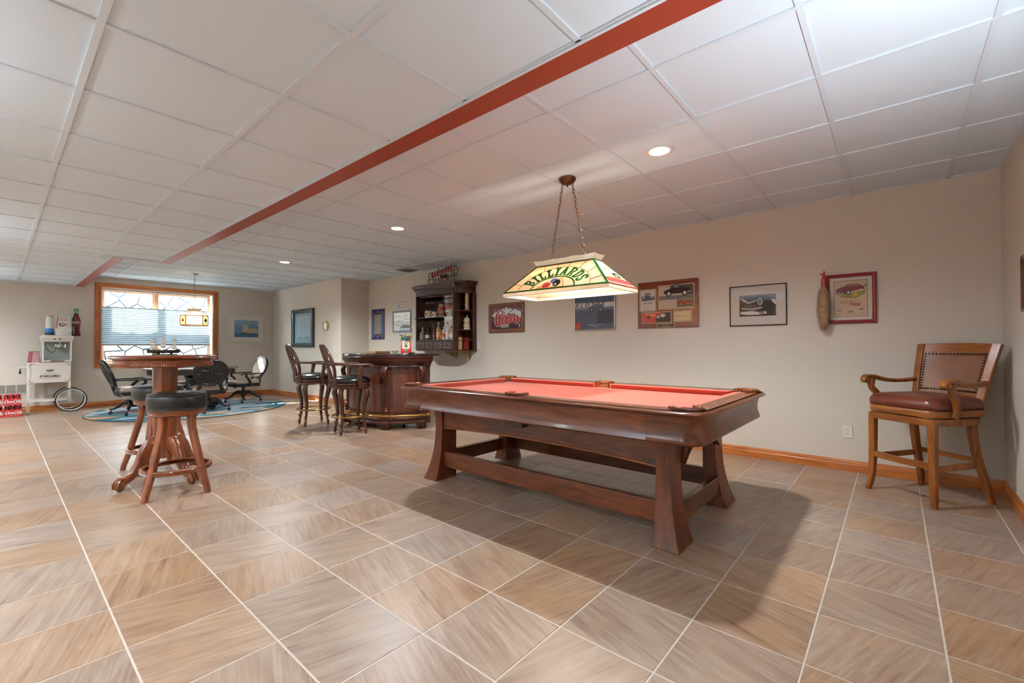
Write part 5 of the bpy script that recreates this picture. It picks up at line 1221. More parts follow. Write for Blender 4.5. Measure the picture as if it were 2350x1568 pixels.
def card_table():
    t = thing('card_table', 'octagonal black card table with trays under its rim', 'table', (2.39, 9.79, .0125), math.radians(-20))
    def oc(r): return [(r*math.cos(PI/8+k*PI/4), r*math.sin(PI/8+k*PI/4)) for k in range(8)]
    TOPM = wood('card_table_top', (70, 56, 48), (112, 94, 80), 'x', 4, .18, .5)
    MB().loft([[(x*s, y*s, z) for x, y in oc(.76)] for s, z in ((.97, .715), (1, .722), (1, .738), (.985, .745))]).obj('tabletop', TOPM, t)
    MB().prism(oc(.57), .744, .7475).obj('felt_inset', mat('card_felt', (72, 88, 104), .9), t)
    for k in range(8):
        a = k*PI/4; M = Rz(a)
        MB().at(M).box(.58, .645, -.225, .225, .632, .716).obj('tray', EBX, t, bevel=.004)
    MB().loft([[(x*s, y*s, z) for x, y in oc(1)] for s, z in ((.24, 0.1), (.17, .16), (.13, .2), (.12, .5), (.16, .6), (.2, .632), (.56, .66), (.56, .716))]).obj('pedestal', EBONY, t)
    for k in range(4): MB().at(Rz(PI/4+k*PI/2)).bar(catmull([(.08, 0, .16), (.2, 0, .15), (.35, 0, .075), (.46, 0, .03)], 4), [.09, .09, .08, .08], [.12, .1, .06, .06], (0, 1, 0), .01).obj('foot', EBONY, t)
card_table()
tag(MB().at(T(2.1, 9.62, .76) @ Rz(.6)).box(-.07, .07, -.05, .05, 0, .035).obj('card_box', mat('card_red', (176, 44, 40), .45), bevel=.003), 'small red playing card box lying on the card table', 'box')
def card_lamp():
    t = thing('card_lamp', 'small stained glass lamp with playing card suits hanging over the card table', 'pendant lamp', (2.39, 9.79, 0), math.radians(-13.7))
    CP = mat('copper_came', (140, 84, 40), .35, metal=.7); z0, z1, z2, z3 = 1.53, 1.70, 1.79, 1.845
    def cs(h, c): return [(h, -h+c), (h, h-c), (h-c, h), (-h+c, h), (-h, h-c), (-h, -h+c), (-h+c, -h), (h-c, -h)]
    P = cs(.205, .078); Q = cs(.084, .031); R_ = cs(.115, .036)
    YEL = lampglass('straw_glass', (252, 236, 200), .75); LIME = lampglass('lime_glass', (196, 206, 130), .7); PINK = lampglass('blush_glass', (250, 226, 200), .75)
    fr = MB()
    for i in range(8):
        a, b = P[i], P[(i+1) % 8]; wide = i % 2 == 0
        pn = MB().add([(*a, z0), (*b, z0), (*b, z1), (*a, z1)], [(0, 1, 2, 3)]).obj('side_pane', YEL if wide else LIME, t, smooth=0)
        q0, q1 = Q[i], Q[(i+1) % 8]
        MB().add([(*a, z1), (*b, z1), (*q1, z2), (*q0, z2)], [(0, 1, 2, 3)]).obj('roof_pane', PINK, t, smooth=0)
        r0, r1 = R_[i], R_[(i+1) % 8]; m = ((r0[0]+r1[0])/2, (r0[1]+r1[1])/2)
        MB().add([(*q0, z2), (*q1, z2), (*r1, z3-.014), (*m, z3), (*r0, z3-.014)], [(0, 1, 2, 3, 4)]).obj('gallery_pane', PINK, t, smooth=0)
        for p, s in ((((*a, z0), (*b, z0)), .007), (((*a, z1), (*b, z1)), .007), (((*a, z0), (*a, z1)), .007), (((*a, z1), (*q0, z2)), .005), (((*q0, z2), (*q1, z2)), .006)): fr.cyl(p[0], p[1], s, n=6)
        if not wide:
            mx, my = (a[0]+b[0])/2, (a[1]+b[1])/2; an = math.atan2(my, mx)
            M = T(mx*1.012, my*1.012, (z0+z1)/2) @ Rz(an+PI/2) @ Rx(PI/2)
            if i in (5, 1): MB().at(M).prism([(0, -.038), (.024, 0), (0, .038), (-.024, 0)], 0, .004).obj('diamond', lampglass('suit_red', (220, 40, 60), .5), pn, smooth=0)
            else: MB().at(M).prism([(0, .045), (.032, 0), (.03, -.018), (.012, -.02), (.007, -.012), (.006, -.05), (-.006, -.05), (-.007, -.012), (-.012, -.02), (-.03, -.018), (-.032, 0)], 0, .004).obj('spade', lampglass('suit_black', (40, 38, 30), .3), pn, smooth=0)
    fr.obj('frame', CP, t)
    MB().lathe([(.001, ZH), (.06, ZH), (.062, ZH-.01), (.035, ZH-.02), (.02, ZH-.032), (.001, ZH-.034)], 20).obj('canopy', mat('satin_nickel', (190, 186, 180), .35, metal=.8), t)
    pts = [(.004*math.sin(i*.9), .004*math.cos(i*.9), ZH-.03+(z2-ZH+.03)*i/24) for i in range(25)]
    MB().tube(pts, .004, 6).obj('chain_cord', mat('chain_grey', (96, 92, 98), .4, metal=.6), t)
    MB().cyl((0, 0, 1.72), (0, 0, 1.8), .02, n=10).obj('socket', CP, t)
    MB().sphere((0, 0, 1.68), .035, 12).obj('bulb', _M['lit_bulb'], t)
    light('card_bulb', 'POINT', (0, 0, 1.635), 7.0, (1, .84, .62), t, shadow_soft_size=.035)
card_lamp()
# ================================================================ MODEL SHIP ON THE PUB TABLE
def ship():
    t = thing('model_ship', 'three masted model sailing ship standing on the pub table', 'model ship', (.955, 4.80, 1.061), math.radians(-49.3))
    HU = wood('ship_hull', (34, 30, 24), (60, 52, 40), 'x', 20, .45, .1); SP = mat('ship_spar', (60, 50, 40), .5); SL = mat('ship_sail', (222, 220, 210), .8); GD = mat('ship_gold', (150, 120, 60), .45); GN = mat('ship_green', (74, 84, 70), .6)
    rings = []
    for x, w, zt in ((-.15, .004, .052), (-.12, .016, .046), (-.06, .026, .04), (.02, .028, .038), (.09, .024, .042), (.125, .018, .05)):
        rings.append([(x, -w, zt), (x, -w*.9, .026), (x, -w*.3, .014), (x, w*.3, .014), (x, w*.9, .026), (x, w, zt)])
    MB().loft(rings).obj('hull', HU, t)
    MB().tube([(-.205, 0, .036), (-.14, 0, .046)], [.002, .004], 6).tube([(.12, 0, .044), (.2, 0, .042)], [.003, .002], 6).obj('bowsprit', SP, t)
    MB().box(-.09, .1, -.022, .022, 0, .008).box(-.055, -.045, -.012, .012, .006, .02).box(.055, .065, -.012, .012, .006, .02).obj('stand', mat('ship_stand', (46, 44, 48), .4), t)
    for i in range(13): x = -.12+i*.019; MB().cyl((x, -.034, .038), (x, .034, .038), .0045, n=6).sphere((x, -.034, .042), .006, 6).obj('deck_gun', GD if 4 <= i <= 7 else GN, t)
    for mx, h in ((-.095, .145), (-.005, .172), (.09, .142)):
        m = MB().tube([(mx, 0, .036), (mx, 0, h)], [.003, .0012], 6).obj('mast', SP, t)
        for z, w, s in ((.3, .052, .036), (.56, .042, .032), (.78, .03, .026)):
            zz = .036+(h-.036)*z; MB().cyl((mx, -w*.5, zz+s*.5), (mx, w*.5, zz+s*.5), .0013, n=5).cyl((mx-w*.5, 0, zz+s*.5), (mx+w*.5, 0, zz+s*.5), .0013, n=5).obj('yard', SP, m)
            vs = []; n = 6
            for i in range(n+1):
                for j in range(5): u = -1+2*j/4; vs.append((mx+u*w*(.42+.08*i/n), -.004-.010*math.sin(PI*i/n)*(1-u*u*.5), zz+s*.5-s*i/n))
            MB().add(vs, [(i*5+j, i*5+j+1, (i+1)*5+j+1, (i+1)*5+j) for i in range(n) for j in range(4)]).obj('sail', SL, m)
    rg = MB()
    for a, b in (((-.2, 0, .038), (-.095, 0, .14)), ((-.17, 0, .04), (-.095, 0, .11)), ((-.095, 0, .143), (-.005, 0, .17)), ((-.005, 0, .17), (.09, 0, .14)), ((.09, 0, .14), (.16, 0, .045)), ((-.18, 0, .036), (-.15, 0, .09))): rg.cyl(a, b, .0006, n=4)
    rg.obj('rigging', SP, t)
ship()
# ================================================================ POPCORN CART
def popcorn():
    t = thing('popcorn_cart', 'cream vintage popcorn cart with two spoked wheels against the far wall', 'popcorn cart', (0, 0, 0))
    CR = mat('cart_cream', (232, 224, 212), .35, coat=.2); CH = mat('chrome', (214, 214, 212), .12, metal=1.); BLK = mat('tyre_black', (26, 26, 27), .5); WT = mat('whitewall', (226, 226, 226), .45)
    y0, y1 = 11.03, 11.38
    MB().box(.352, .872, y0, y1, .52, .866).obj('base_cabinet', CR, t, bevel=.004)
    MB().ring(rrect(.36, .864, .528, .858, .004, 2), rrect(.385, .84, .55, .838, .004, 2), 0, .004).obj('front_frame', CR, t).matrix_local = Matrix(((1, 0, 0, 0), (0, 0, -1, y0), (0, 1, 0, 0), (0, 0, 0, 1)))
    for x in (.366, .858):
        for y in (y0+.014, y1-.014):
            zb = 0 if x < .5 else .17
            l = MB().box(x-.014, x+.014, y-.014, y+.014, zb+(.012 if zb == 0 else 0), .52).obj('leg', CR, t, bevel=.002)
            if zb == 0: MB().cyl((x, y, 0), (x, y, .014), .012, n=10).obj('foot', BLK, l)
    MB().box(.38, .845, y0+.002, y0+.026, .2, .236).box(.38, .845, y1-.026, y1-.002, .2, .236).obj('lower_rail', CR, t, bevel=.002)
    hx, hz, R = .876, .208, .205
    MB().cyl((hx, y0-.06, hz), (hx, y1+.03, hz), .009, n=10).obj('axle', CH, t)
    for y in (y0-.045, y1+.02):
        w = MB().torus((hx, y, hz), R-.010, .010, 48, 8, 'y').obj('tyre', BLK, t)
        MB().torus((hx, y, hz), R-.024, .008, 48, 8, 'y').obj('rim', WT, w)
        sp = MB()
        for k in range(24):
            a = 2*PI*k/24; yy = .012*(1 if k % 2 else -1); sp.cyl((hx+.016*math.cos(a+.5), y+yy, hz+.016*math.sin(a+.5)), (hx+(R-.026)*math.cos(a), y, hz+(R-.026)*math.sin(a)), .0013, n=4)
        sp.obj('spokes', CH, w); MB().cyl((hx, y-.02, hz), (hx, y+.02, hz), .017, n=14).obj('hub', CH, w)
    # handle on the left
    hd = MB().tube([(.352, y0+.04, .79), (.255, y0+.03, .792)], .011, 8).tube([(.352, y1-.04, .79), (.255, y1-.03, .792)], .011, 8).tube([(.255, y0+.0, .792), (.255, y1+.0, .792)], .014, 10).tube([(.352, y0+.04, .74), (.29, y0+.035, .785)], .008, 6).obj('push_handle', CR, t)
    MB().lathe([(.005, 0), (.008, -.03), (.018, -.075), (.014, -.085), (.001, -.085)], 10, (.268, y0-.005, .775)).obj('scoop', BLK, hd)
    # popper case: posts, panes, roof
    a0, a1 = .518, .884; z0, z1 = .866, 1.24; b0, b1 = y0+.012, y1-.03
    for x in (a0+.012, a1-.012):
        for y in (b0+.012, b1-.012): MB().box(x-.012, x+.012, y-.012, y+.012, z0, z1).obj('case_post', CR, t, bevel=.002)
    MB().box(a0, a1, b0, b1, z0, z0+.012).obj('case_floor', CH, t)
    MB().box(a0+.02, a1-.02, b0+.004, b0+.01, z0+.012, z0+.045).obj('crumb_rail', CR, t, bevel=.002); MB().box(.62, .79, b0-.004, b0+.01, z0+.006, z0+.04).obj('crumb_drawer', CH, t)
    for k, (x0, x1, ya, yb) in enumerate(((a0+.024, a1-.024, b0+.004, b0+.007), (a0+.003, a0+.006, b0+.024, b1-.024), (a1-.006, a1-.003, b0+.024, b1-.024))): MB().box(x0, x1, ya, yb, z0+.04, z1-.01).obj('case_pane', glass(), t, smooth=0)
    MB().box(a0+.02, a1-.02, b1-.008, b1-.004, z0+.01, z1).obj('case_back', mat('cart_steel', (206, 202, 194), .45), t)
    MB().loft([[(x, y, z) for x, y in ((a0-o, b0-o), (a1+o, b0-o), (a1+o, b1+o), (a0-o, b1+o))] for o, z in ((.0, z1-.012), (.002, z1), (.026, z1+.066), (.024, z1+.072), (.0, z1+.1))]).obj('roof', CR, t, bevel=.002)
    for x in (.668, .728): MB().cyl((x, b0-.012, z1+.032), (x, b0-.028, z1+.034), .011, n=12).obj('switch_knob', BLK, t)
    k = MB().lathe([(.001, 1.125), (.07, 1.125), (.075, 1.13), (.075, 1.185), (.078, 1.19), (.06, 1.195), (.001, 1.195)], 24, (.745, (b0+b1)/2, 0)).obj('kettle', CH, t)
    MB().tube([(.745, (b0+b1)/2, 1.19), (.745, (b0+b1)/2, 1.24)], .008, 8).obj('kettle_hanger', CH, k); MB().tube(catmull([(.56, b0+.08, 1.225), (.575, b0+.08, 1.13), (.62, b0+.08, 1.05), (.67, b0+.08, 1.06), (.69, b0+.1, 1.14)], 5), .005, 6).obj('power_cord', mat('cord_brown', (84, 74, 64), .5), k)
    ar = Art(); INK = (62, 58, 54)
    ar.text(INK, 'POPCORN', .262, .115, .042, .235, 0, .035)
    ar.line((120, 112, 104), [(.16, .15), (.2, .158), (.262, .152), (.325, .158), (.365, .15)], .004); ar.line((120, 112, 104), [(.14, .085), (.21, .078), (.262, .086), (.315, .078), (.385, .085)], .004)
    ar.poly((110, 102, 96), [(.222, .2), (.3, .2), (.308, .228), (.222, .226)]); ar.ell(INK, .262, .185, .006)
    for sx in (0, 1):
        for sy in (0, 1):
            X = lambda v: v if sx == 0 else .52-v
            Yv = lambda v: v if sy == 0 else .346-v
            ar.line(INK, [(X(.02), Yv(.075)), (X(.018), Yv(.04)), (X(.028), Yv(.024)), (X(.05), Yv(.022)), (X(.085), Yv(.026))], [.002, .006, .007, .006, .002])
    ar.obj('print', t, Matrix(((1, 0, 0, .352), (0, 0, -1, y0-.0045), (0, 1, 0, .52), (0, 0, 0, 1))))
    ar = Art(); ar.line((150, 140, 128), [(.03, .03), (.1, .022), (.16, .032), (.2, .022), (.26, .032), (.33, .025)], .006); ar.obj('roof_print', t, Matrix(((1, 0, 0, a0), (0, .25, -.97, b0-.026), (0, .97, .25, z1+.066), (0, 0, 0, 1))) @ T(0, 0, -.0))
popcorn()
def tapered(name, label, cat, loc, r0, r1, h, mats, bands, group=None):
    """a stack of tapered paper cups or tubs, widest at the bottom; bands: (z0, z1, material)"""
    t = thing(name, label, cat, loc, 0, group); rr = lambda z: r0+(r1-r0)*z/h
    MB().lathe([(.001, 0), (r0, 0), (r1, h), (r1*.92, h), (.001, h-.004)], 24).obj('body', mats, t)
    for z0, z1, m, nm in bands: MB().lathe([(rr(z0)+.001, z0), (rr(z1)+.001, z1)], 24, cap=False).obj(nm, m, t)
    return t
PW = mat('paper_white', (226, 222, 216), .6)
zt = 1.341
tapered('paper_cup_stack', 'tall upturned stack of blue and white paper cups on the popcorn cart roof', 'cup stack', (.612, 11.19, zt), .056, .042, .35, PW, [(.004, .05, mat('cup_navy', (38, 44, 60), .5), 'rim_band'), (.05, .12, mat('cup_blue', (52, 116, 186), .5), 'blue_band'), (.32, .349, mat('cup_tan', (196, 160, 110), .5), 'top_band')])
def buckets():
    t = thing('popcorn_tub_stack', 'upturned stack of white popcorn tubs with a red stripe on the cart roof', 'tub stack', (.78, 11.19, zt))
    for k in range(5): z = k*.024; MB().loft([[(x*s, y*s, zz) for x, y in rrect(-.1, .1, -.09, .09, .015, 3)] for s, zz in ((1.0, z), (1.0, z+.008), (.985, z+.01), (.975, z+.024))]).obj('tub_rim', PW, t)
    MB().loft([[(x*s, y*s, zz) for x, y in rrect(-.1, .1, -.09, .09, .015, 3)] for s, zz in ((.97, .12), (.74, .335))]).obj('top_tub', PW, t)
    a = Art(); a.poly((172, 34, 46), [(-.096, 0), (-.084, 0), (-.062, .215), (-.072, .215)]); a.line((206, 60, 84), [(-.05, .14), (-.03, .165), (-.015, .14), (.0, .165), (.015, .142), (.03, .166), (.05, .15)], .014); a.ell((86, 70, 66), -.02, .07, .042, .032); a.ell((206, 196, 186), -.015, .075, .026, .016); a.ell((196, 176, 166), .042, .062, .026, .03)
    a.line((120, 96, 96), [(-.05, .185), (-.01, .2), (.04, .19)], .006)
    a.obj('print', t, Matrix(((1, 0, 0, 0), (0, .098, -.995, -.0885), (0, .995, .098, .12), (0, 0, 0, 1))))
buckets()
RS = mat('stripe_red', (170, 60, 76), .6)
for k, (x, y, s, lb) in enumerate(((.455, 11.1, 1., 'red and white striped popcorn box on the cart shelf, front one'), (.405, 11.2, 1.04, 'darker striped popcorn box standing behind the front popcorn box'))):
    t_ = thing('popcorn_box', lb, 'popcorn box', (x, y, .867), 0, 'striped popcorn boxes')
    body = PW if k == 0 else mat('box_dark', (150, 112, 108), .6)
    MB().loft([[(px*q, py*q, z) for px, py in rrect(-.048, .048, -.03, .03, .004, 2)] for q, z in ((1.0*s, 0), (.72*s, .185))]).obj('body', body, t_)
    for i in range(5):
        u = -.8+i*.4; MB().add([(.048*s*(u-.1), -.0315*s, .002), (.048*s*(u+.1), -.0315*s, .002), (.048*.74*s*(u+.1), -.0233*s, .184), (.048*.74*s*(u-.1), -.0233*s, .184)], [(0, 1, 2, 3)]).obj('stripe', RS, t_, smooth=0)
    MB().box(-.036*s, .036*s, -.023*s, .023*s, .185, .195).obj('top_flap', mat('flap_olive', (96, 92, 70), .6), t_)
# ================================================================ SODA CARTONS
SODA = mat('soda_red', (200, 30, 34), .4); SODAD = mat('soda_dark_red', (132, 20, 34), .4)
def carton(loc, rz, label, z, red=SODA):
    t = thing('soda_carton', label, 'soda carton', (loc[0], loc[1], z), rz, 'cartons of bottled soda')
    W_, D_, H_ = .098, .066, .118
    MB().box(-W_, W_, -D_, D_, 0, .003).box(-W_, W_, -D_, -D_+.002, .003, H_).box(-W_, W_, D_-.002, D_, .003, H_).box(-W_, -W_+.002, -D_+.002, D_-.002, .003, H_).box(W_-.002, W_, -D_+.002, D_-.002, .003, H_).obj('tray', red, t, smooth=0)
    MB().box(-W_+.002, W_-.002, -.0015, .0015, .003, .172).obj('handle_divider', red, t, smooth=0)
    a = Art(); a.line((236, 226, 220), [(-.09, .012), (.09, .03)], .004); a.script((240, 232, 226), 'Coca-Cola', -.088, .045, .05, .13, .3, .7); a.obj('print', t, Matrix(((1, 0, 0, 0), (0, 0, -1, -D_-.0003), (0, 1, 0, 0), (0, 0, 0, 1))))
    c, s = math.cos(rz), math.sin(rz); CG = mat('cola_glass', (52, 24, 20), .1, coat=.6); CGR = mat('cola_glass_clear', (150, 70, 60), .1, coat=.6); CAP = mat('soda_cap', (196, 30, 32), .35, metal=.2); CAPS = mat('silver_cap', (190, 186, 180), .3, metal=.7)
    return t
_bp = MB().lathe([(.001, 0), (.027, .002), (.028, .03), (.025, .055), (.028, .085), (.024, .115), (.013, .145), (.0115, .165)], 14).mesh('bottle_glass', mat('cola_glass', (60, 22, 18), .1, coat=.6))
_bc = MB().lathe([(.001, .164), (.0135, .164), (.0138, .172), (.012, .177), (.001, .1775)], 14).mesh('bottle_cap', mat('soda_cap', (198, 34, 34), .3))
_bc2 = MB().lathe([(.001, .164), (.0135, .164), (.0138, .172), (.012, .177), (.001, .1775)], 14).mesh('bottle_cap', mat('silver_cap', (190, 186, 180), .3, metal=.7))
_bl = MB().lathe([(.0285, .088), (.0245, .113)], 14, cap=False).mesh('bottle_label', SODA)
def sodas(cx, cy, z, rz, lbl, silver):
    for i in range(3):
        for j in (-1, 1):
            x, y = (i-1)*.063, j*.032; c, s = math.cos(rz), math.sin(rz)
            t = thing('soda_bottle', '%s bottle in the %s row of the %s' % (('left', 'middle', 'right')[i], 'front' if j < 0 else 'back', lbl), 'bottle', (cx+c*x-s*y, cy+s*x+c*y, z+.0035), rz, 'glass soda bottles in cartons')
            for nm, me in (('glass', _bp), ('cap', _bc2 if silver else _bc), ('neck_label', _bl)): o = bpy.data.objects.new(nm, me); C.objects.link(o); o.parent = t
for (x, y, z, rz, lb, bl, sv, m) in ((.195, 10.98, 0, .0, 'red soda carton on the floor nearest the popcorn cart leg', 'lower soda carton nearest the popcorn cart', True, SODA),
        (-.015, 10.97, 0, .0, 'red soda carton on the floor at the picture edge', 'lower soda carton at the picture edge', True, SODA),
        (.185, 10.99, .182, 0, 'red soda carton on top of the stack nearest the popcorn cart', 'upper soda carton nearest the popcorn cart', False, SODA),
        (-.02, 10.98, .182, 0, 'red soda carton on top of the stack at the picture edge', 'upper soda carton at the picture edge', False, SODA),
        (.20, 11.17, 0, 0, 'dark red soda carton on the floor behind the front cartons', 'dark soda carton behind the front row', False, SODAD)):
    carton((x, y), rz, lb, z, m); sodas(x, y, z, rz, bl, sv)
# ================================================================ PICTURES AND WALL PIECES
def frame_part(t, w, h, fw, d, m, name='frame', prof=None):
    """four mitred mouldings round a w x h picture centred on the origin"""
    p = prof or [(0, 0), (0, d*.8), (fw*.25, d), (fw*.7, d*.85), (fw, d*.55), (fw, 0)]
    X, Y = w/2, h/2
    for (a, b) in (((-X, -Y), (X, -Y)), ((X, -Y), (X, Y)), ((X, Y), (-X, Y)), ((-X, Y), (-X, -Y))):
        dx, dy = b[0]-a[0], b[1]-a[1]; L = math.hypot(dx, dy); dx /= L; dy /= L; nx, ny = -dy, dx; rings = []
        for e, q in ((0, a), (1, b)): rings.append([(q[0]+nx*u+(dx*u if e == 0 else -dx*u), q[1]+ny*u+(dy*u if e == 0 else -dy*u), z) for u, z in p])
        MB().loft(rings).obj(name, m, t, smooth=40)
def board(t, w, h, z, col, name='mat_board'): return MB().box(-w/2, w/2, -h/2, h/2, .001, z).obj(name, flat(col), t, smooth=0)
def pane(t, w, h, z): return MB().box(-w/2, w/2, -h/2, h/2, z, z+.0015).obj('pane', glass('picture_glass', (253, 253, 253), .4), t, smooth=0)
DKRED = mat('frame_red', (128, 28, 24), .35); BRN = wood('frame_brown', (96, 54, 32), (136, 84, 52), 'x', 8, .4, .2); SILV = mat('frame_silver', (206, 202, 196), .25, metal=.85); BLKF = mat('frame_black', (40, 28, 20), .4)
# -- beer mirror
def coors():
    w, h = .70, .44
    t = hang('beer_mirror', 'brown framed red beer mirror with white mountains on the long wall', 'framed mirror', 'R', 4.424, 1.56)
    frame_part(t, w, h, .055, .028, BRN)
    a = Art(); a.rect((70, 20, 34), -w/2+.045, w/2-.045, -h/2+.045, h/2-.045)
    a.rect((120, 64, 84), -.3, .3, .075, .165)
    for k in range(5): a.line((176, 140, 150), [(-.3, .16-k*.014), (.3, .16-k*.014)], .0025)
    a.rect((150, 60, 52), -.3, .3, -.06, .075)
    for k in range(7): a.rect((96, 26, 66), -.29+k*.036, -.275+k*.036, -.165, -.07)
    a.poly((226, 226, 220), [(-.3, .03), (-.25, .075), (-.21, .1), (-.19, .08), (-.14, .125), (-.1, .11), (-.07, .15), (-.04, .12), (.0, .165), (.05, .13), (.09, .14), (.14, .1), (.17, .13), (.22, .1), (.26, .09), (.3, .08), (.3, .0), (.24, .0), (.2, .03), (.15, .06), (.1, .05), (.04, .075), (.0, .03), (-.05, .06), (-.1, .06), (-.16, .05), (-.2, .0), (-.24, .02)])
    a.poly((120, 70, 60), [(-.06, .12), (-.03, .08), (-.02, .045), (-.05, .08)]); a.poly((124, 76, 62), [(.06, .11), (.1, .075), (.12, .09)])
    a.script((240, 224, 218), 'Coors', -.215, -.09, .2, .2, .18, .78); a.script((190, 26, 32), 'Coors', -.215, -.09, .2, .13, .18, .78)
    a.text((206, 208, 202), 'BEER', -.02, -.125, .062, .16, 0, .03); a.poly((214, 220, 232), [(.25, -.15), (.255, -.11), (.275, -.085), (.27, -.15)])
    a.obj('print', t, T(0, 0, .006), rough=.3); pane(t, w-.09, h-.09, .011)
coors()
# -- racing poster in a silver frame
def racing():
    w, h = .60, .56
    t = hang('racing_poster', 'silver framed blue racing photograph partly behind the billiards lamp', 'framed picture', 'R', 2.92, 1.613)
    frame_part(t, w, h, .018, .022, SILV)
    a = Art(); a.rect((96, 102, 120), -w/2+.01, w/2-.01, -h/2+.01, h/2-.01); a.rect((72, 92, 118), -.29, .29, .08, .27)
    for k in range(7): a.line((120, 134, 150), [(-.25+k*.085, .08), (-.25+k*.085, .27)], .004)
    a.poly((206, 196, 180), [(-.29, .08), (.29, .07), (.29, .015), (-.29, .02)]); a.rect((74, 76, 96), .05, .27, -.2, .01)
    a.text((46, 44, 52), 'R L O T T E', -.06, .048, .065, .42, .35, .03)
    a.poly((48, 42, 48), [(-.1, .005), (-.085, -.02), (.13, -.02), (.145, .01), (.13, .035), (.08, .055), (.01, .058), (-.03, .035), (-.08, .02)]); a.poly((96, 92, 100), [(-.01, .04), (.07, .05), (.08, .035), (-.02, .03)])
    for x in (-.035, .095): a.ell((30, 28, 30), x, -.022, .022); a.ell((206, 204, 206), x, -.022, .011)
    a.poly((150, 130, 126), [(-.12, -.005), (-.09, .0), (-.07, -.02), (-.11, -.022)])
    a.rect((196, 66, 44), -.28, -.2, -.27, -.18); a.line((222, 140, 80), [(-.265, -.22), (-.24, -.2), (-.22, -.22), (-.25, -.255)], .008)
    a.line((206, 204, 210), [(-.08, -.21), (.0, -.21)], .008); a.line((190, 184, 196), [(.02, -.208), (.12, -.206)], .008); a.line((180, 176, 190), [(-.02, -.235), (.06, -.235)], .006)
    a.obj('print', t, T(0, 0, .006)); pane(t, w-.03, h-.03, .012)
racing()
